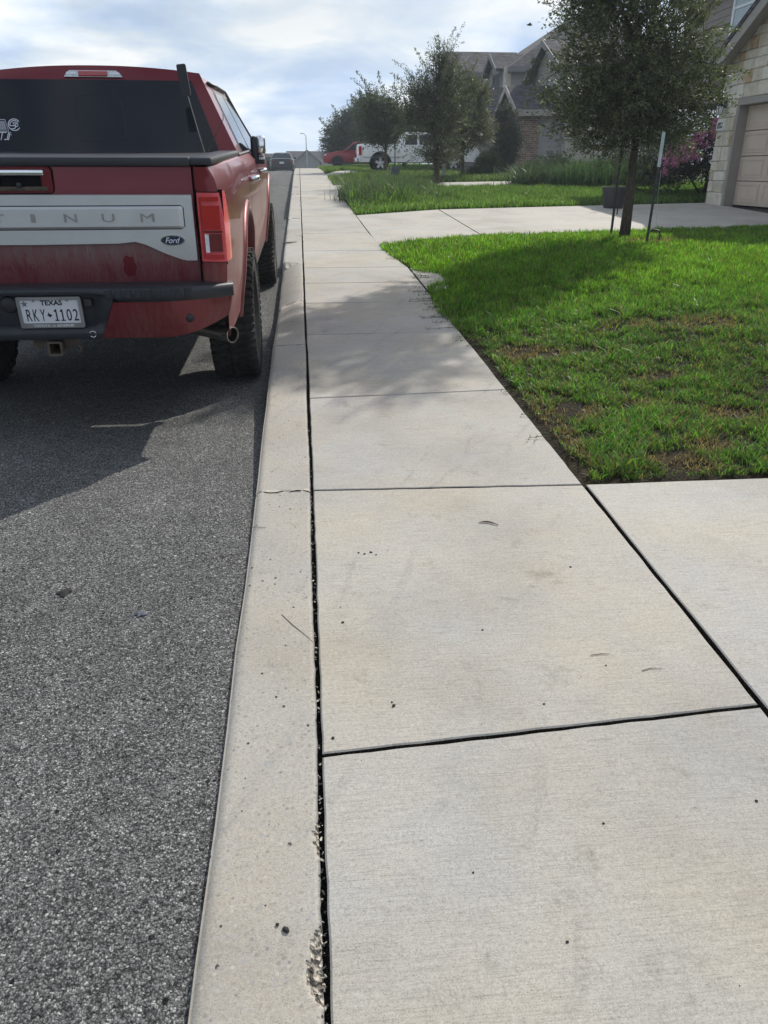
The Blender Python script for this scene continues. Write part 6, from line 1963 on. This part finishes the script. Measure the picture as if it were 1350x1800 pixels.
def cabin(parent, secs, Wb, Wr, zb, m, name='cabin'):
    """secs: (y, z_top) outline of the roof line from rear to front"""
    bm = bmesh.new(); P = []
    zm = max(z for _, z in secs)
    for y, z in secs:
        f = (z - zb) / (zm - zb)
        w = Wb + (Wr - Wb) * f
        P.append([(Wb, y, zb), (w, y, max(zb, z - .05 * f)), (w - .09 * f, y, z), (0, y, z + .015 * f), (-w + .09 * f, y, z), (-w, y, max(zb, z - .05 * f)), (-Wb, y, zb)])
    V = grid(bm, P)
    bmesh.ops.remove_doubles(bm, verts=bm.verts[:], dist=.002)
    return obj(name, bm, m, parent, smooth=True, angle=35)
def side_glass(parent, polys, Wb, Wr, zb, zm):
    for s in (1, -1):
        for poly in polys:
            bm = bmesh.new()
            bm.faces.new([bm.verts.new((s * (Wb + (Wr - Wb) * (z - zb) / (zm - zb) + .008), y, z)) for y, z in poly])
            obj('side_window', bm, M_GLASS, parent)

# white pickup, seen from its right side
wp = thing('pickup_truck', 'white pickup parked across the lawn on the next driveway, tail light to the left', 'pickup truck', (2.60, 40.35, 1.345), (0, 0, R(-90)))
veh_body(wp, 1.98, [1.02, 4.50], .47, .42, [(0, 1.17), (.08, 1.2), (1.95, 1.2), (2.0, 1.12), (4.2, 1.10), (4.5, 1.12), (5.6, 1.04), (5.75, .90)], M_WHITE, (0.02, 5.75), .04)
cabin(wp, [(1.98, 1.10), (2.06, 1.62), (2.3, 1.70), (3.3, 1.71), (3.55, 1.66), (4.35, 1.12)], .95, .76, 1.10, M_WHITE)
side_glass(wp, [[(2.16, 1.16), (2.75, 1.16), (2.75, 1.58), (2.25, 1.57)], [(2.85, 1.16), (4.0, 1.16), (3.55, 1.56), (2.85, 1.58)]], .95, .76, 1.10, 1.71)
for s in (1, -1):
    bm = bmesh.new(); box(bm, s * .82, s * .985, -.005, .14, .72, 1.10, .02); obj('tail_light', bm, M_LENS, wp)
    for yc in (1.02, 4.50):
        w = make_wheel(wp, s * .86, yc, .375, .375, .26, False, M_ALLOY, s, .70, 5, .44)
        bm = bmesh.new(); P = []
        for k in range(25):
            a = math.pi * (.02 + .96 * k / 24)
            P.append([(s * (.985 + dx), yc - (.47 + dr) * math.cos(a), .367 + (.47 + dr) * math.sin(a)) for dr, dx in ((-.03, -.06), (-.01, .012), (.045, .012), (.055, -.02))])
        grid(bm, P); obj('arch_flare', bm, M_BLACK, wp)
bm = bmesh.new(); box(bm, -.92, .92, -.14, .05, .42, .62, .04); obj('rear_bumper', bm, M_CHROME, wp)
bm = bmesh.new(); box(bm, .96, 1.0, .2, 1.9, .62, .64); obj('trim_strip', bm, M_TRIM2, wp)
for s in (1, -1):
    bm = bmesh.new(); box(bm, s * .985, s * 1.0, 2.72, 2.80, .95, .98, .003); box(bm, s * .985, s * 1.0, 2.20, 2.30, .95, .98, .003); obj('handle', bm, M_BLACK, wp)
    bm = bmesh.new(); box(bm, s * 1.0, s * 1.16, 3.75, 3.86, 1.16, 1.36, .02); obj('mirror', bm, M_BLACK, wp)
bm = bmesh.new(); box(bm, .955, .962, 2.00, 2.012, .48, 1.12); box(bm, .962, .968, 2.78, 2.79, .46, 1.10); obj('seam', bm, M_DARK, wp)

# red crossover, nose towards the street
rc = thing('crossover', 'red crossover parked nose out under the dark trees, left of the white pickup', 'car', (1.42, 57.0, 1.625), (0, 0, R(90)))
rc.location = (5.85, 57.0, 1.625)
veh_body(rc, 1.84, [.92, 3.55], .40, .26, [(0, .95), (.1, 1.0), (1.0, 1.02), (3.1, .98), (3.6, .93), (4.2, .84), (4.42, .70)], M_RED2, (0.02, 4.45), .05)
cabin(rc, [(.15, 1.0), (.5, 1.38), (.9, 1.50), (2.2, 1.52), (2.5, 1.46), (3.15, .99)], .86, .62, .98, M_RED2)
side_glass(rc, [[(.6, 1.05), (1.5, 1.04), (1.5, 1.44), (.85, 1.42)], [(1.58, 1.04), (2.95, 1.03), (2.45, 1.40), (1.58, 1.45)]], .86, .62, .98, 1.52)
bm = bmesh.new(); quad(bm, (-.58, 2.53, 1.47), (.58, 2.53, 1.47), (.78, 3.12, 1.02), (-.78, 3.12, 1.02)); obj('windscreen', bm, M_GLASS, rc)
for s in (1, -1):
    for yc in (.92, 3.55): make_wheel(rc, s * .80, yc, .345, .345, .22, False, M_BLACKALLOY, s, .70, 5)
    bm = bmesh.new(); box(bm, s * .48, s * .80, 4.22, 4.40, .68, .77, .02); obj('headlight', bm, M_CLEAR, rc)
    bm = bmesh.new(); box(bm, s * .86, s * 1.06, 2.75, 2.9, 1.02, 1.16, .03); obj('mirror', bm, M_BLACKP, rc)
bm = bmesh.new(); box(bm, -.5, .5, 4.38, 4.47, .36, .64, .03); obj('grille', bm, M_BLACK, rc)
bm = bmesh.new(); box(bm, -.94, .94, .1, 4.2, .20, .30, .02); obj('sill_cladding', bm, M_BLACK, rc)

# dark sedan beyond the crest
sx = -1.56
sc_ = thing('sedan', 'dark sedan with a pale roof parked beyond the crest of the road', 'car', (sx, 63, float(base_z(63)) - .13))
veh_body(sc_, 1.82, [.95, 3.7], .37, .26, [(0, .98), (.1, 1.02), (.6, 1.04), (3.4, .98), (4.5, .78), (4.7, .65)], M_BLACKP, (0.02, 4.72), .05)
cabin(sc_, [(.55, 1.02), (1.25, 1.38), (1.6, 1.44), (2.5, 1.45), (2.8, 1.38), (3.5, .99)], .84, .60, 1.0, M_BLACKP)
bm = bmesh.new(); quad(bm, (-.74, .60, 1.06), (.74, .60, 1.06), (.58, 1.24, 1.385), (-.58, 1.24, 1.385)); obj('rear_window', bm, M_GLASS, sc_)
side_glass(sc_, [[(1.1, 1.06), (3.2, 1.04), (2.65, 1.36), (1.5, 1.38)]], .84, .60, 1.0, 1.45)
for s in (1, -1):
    bm = bmesh.new(); box(bm, s * .50, s * .84, -.01, .12, .81, .90, .03); obj('tail_light', bm, M_LENS2, sc_)
    for yc in (.95, 3.7): make_wheel(sc_, s * .78, yc, .33, .33, .21, False, M_ALLOY, s, .68, 5)
    bm = bmesh.new(); box(bm, s * .86, s * 1.06, 2.9, 3.02, 1.02, 1.15, .03); obj('mirror', bm, M_BLACKP, sc_)
bm = bmesh.new(); box(bm, -.17, .17, -.012, .02, .66, .80); obj('license_plate', bm, M_PLATE, sc_)
bm = bmesh.new(); box(bm, -.8, .8, -.03, .1, .30, .52, .04); obj('rear_bumper', bm, M_BLACK, sc_)

# ------------------------------------------------------------------ small loose things
def pebble(name, label, x, y, r, m, group=None, cat='pebble', seed=0, zoff=0.0):
    rr = random.Random(seed)
    bm = bmesh.new(); bmesh.ops.create_icosphere(bm, subdivisions=2, radius=1)
    for v in bm.verts: v.co *= rr.uniform(.75, 1.15)
    a = rr.uniform(0, 3)
    bmesh.ops.transform(bm, matrix=Matrix.Translation((x, y, ztf(x, y) + zoff + r * .3)) @ Matrix.Rotation(a, 4, 'Z') @ Matrix.Diagonal((r * rr.uniform(.8, 1.5), r, r * .55, 1)), verts=bm.verts)
    return tag(obj(name, bm, m), label, cat, group)
G = 'dark specks on the concrete'
S = [(.070, 2.101, .0065, 'largest dark speck on the slab, near its left seam'), (.066, 2.19, .003, 'tiny dark speck just beyond the largest speck by the left seam'), (.189, 1.690, .0065, 'dark speck near the joint of the nearest slab, left of the middle'), (.186, 1.705, .004, 'small dark speck touching the speck near the nearest joint'),
     (.150, 2.55, .005, 'leftmost dark crumb of the row of crumbs beside the left seam'), (.172, 2.54, .006, 'second dark crumb of the row beside the left seam'), (.196, 2.55, .006, 'third dark crumb of the row beside the left seam'), (.214, 2.53, .0045, 'fourth dark crumb of the row beside the left seam'), (.26, 2.56, .003, 'last tiny crumb right of the row beside the left seam'),
     (.506, 2.02, .005, 'lone dark speck in the middle of the second slab'), (.905, 2.378, .006, 'dark speck towards the right edge of the second slab'), (.83, 1.81, .004, 'dark speck beside the thin twigs of the second slab'), (.02, 1.58, .006, 'dark crumb at the corner where the seam meets the nearest joint'),
     (.60, 1.66, .004, 'dark crumb lying just beyond the nearest joint'), (1.0, 1.28, .005, 'dark speck on the right of the nearest slab'), (.62, 1.25, .004, 'dark speck in the upper middle of the nearest slab'), (.45, .98, .004, 'dark speck in the lower middle of the nearest slab'), (.30, 1.15, .003, 'dark speck on the nearest slab towards its left seam')]
for k, (x, y, r, lb) in enumerate(S): pebble('pebble', lb, x, y, r * .75, M_SPECK, G, 'speck', k)
pebble('pebble', 'dark stone chip on the kerb top left of the broken edge', -.091, 1.053, .006, M_SPECK, 'dark specks on the kerb', 'speck', 50, .003)
pebble('pebble', 'smaller stone chip just beyond the chip on the kerb top', -.108, 1.066, .0035, M_SPECK, 'dark specks on the kerb', 'speck', 51, .003)
# twigs
def twig(label, pts, r, name='twig', m=M_TWIG):
    bm = bmesh.new(); tube(bm, [(x, y, ztf(x, y) + .0015 + r * .8 + h_ * .5) for x, y, h_ in pts], [r] * (len(pts) - 1) + [r * .4], 5)
    return tag(obj(name, bm, m), label, 'twig')
twig('dark twig lying across the kerb beside the front wheel of the red pickup', [(-.33, 11.55, .02), (-.24, 11.62, .015), (-.13, 11.72, .01)], .010)
twig('curved dry grass stalk on the kerb against the seam', [(-.125, 2.16, .001), (-.09, 2.10, .002), (-.05, 2.04, .0), (-.025, 2.0, .0)], .0010)
twig('short thin stalk on the kerb edge near the asphalt', [(-.272, 2.79, .004), (-.235, 2.785, .006), (-.20, 2.78, .003)], .0013)
twig('thin twig on the right of the second slab', [(.80, 1.86, 0), (.835, 1.864, 0), (.86, 1.862, 0)], .0011)
twig('longer thin twig near the right joint of the second slab', [(.925, 1.775, 0), (.955, 1.783, 0), (.99, 1.78, 0)], .0012)
# dead leaf
bm = bmesh.new()
P = []
for i in range(7):
    t = i / 6
    w = .005 * math.sin(math.pi * min(1, t * 1.05 + .02)) + .0008
    x0 = .645 + .075 * t; y0 = 2.75 - .03 * t + .015 * math.sin(3 * t)
    P.append([(x0, y0 + w, ztf(x0, y0) + .003 + .004 * math.sin(3 * t)), (x0, y0, ztf(x0, y0) + .002), (x0, y0 - w, ztf(x0, y0) + .003 + .003 * t)])
grid(bm, P)
tag(obj('dead_leaf', bm, M_TWIG, smooth=True), 'curled brown dead leaf on the second slab near its far joint', 'leaf')
# oil blot on the asphalt
for x, y, r, lb, nm in ((-.87, 2.40, .030, 'small black tar blot on the asphalt left of the kerb', 'tar_blot'), (-.59, 2.24, .022, 'flat bluish scrap pressed into the asphalt', 'scrap')):
    rr = random.Random(int(r * 1000)); bm = bmesh.new()
    z = float(base_z(y)) - road_drop(x, y) - .017 + .012 * (1 - abs(x + 4.6) / 4.6) + .003
    c_ = [bm.verts.new((x + r * q * math.cos(a), y + r * q * math.sin(a), z)) for a, q in [(2 * math.pi * k / 14, rr.uniform(.45, 1.15)) for k in range(14)]]
    t_ = [bm.verts.new((v.co.x * .5 + x * .5, v.co.y * .5 + y * .5, z + .004)) for v in c_]
    for k in range(14): bm.faces.new((c_[k], c_[(k + 1) % 14], t_[(k + 1) % 14], t_[k]))
    bm.faces.new(t_)
    tag(obj(nm, bm, M_SPECK if nm == 'tar_blot' else M_NAVYSCRAP), lb, 'blot' if nm == 'tar_blot' else 'scrap')
# bird
bm = bmesh.new()
BIRD = (10.48, 40.0, 7.44)
def birdmesh(bm):
    tube(bm, [(-.14, 0, 0), (-.05, 0, .01), (.06, 0, .01), (.13, 0, .0)], [.01, .04, .045, .01], 8)
    for s in (1, -1):
        bm.faces.new([bm.verts.new(p) for p in ((-.05, 0, .02), (.06, 0, .02), (.02, s * .16, .08), (-.10, s * .26, .03))])
birdmesh(bm)
b_o = obj('bird', bm, M_INK); b_o.location = BIRD
tag(b_o, 'small dark bird flying left of the oak crown', 'bird')

# thin morning haze that lifts the far shade
bm = bmesh.new()
box(bm, -470, 470, -80, 470, -5.5, 13.5)
hz = obj('haze', bm, None)
hz['kind'] = 'stuff'
hm = bpy.data.materials.new('haze_air'); hm.use_nodes = True
hm.node_tree.nodes.clear()
ho = hm.node_tree.nodes.new('ShaderNodeOutputMaterial'); hv = hm.node_tree.nodes.new('ShaderNodeVolumePrincipled')
hv.inputs['Density'].default_value = 0.0009
hv.inputs['Color'].default_value = (0.80, 0.90, 1.0, 1)
hv.inputs['Anisotropy'].default_value = 0.3
hm.node_tree.links.new(hv.outputs[0], ho.inputs['Volume'])
hz.data.materials.append(hm)
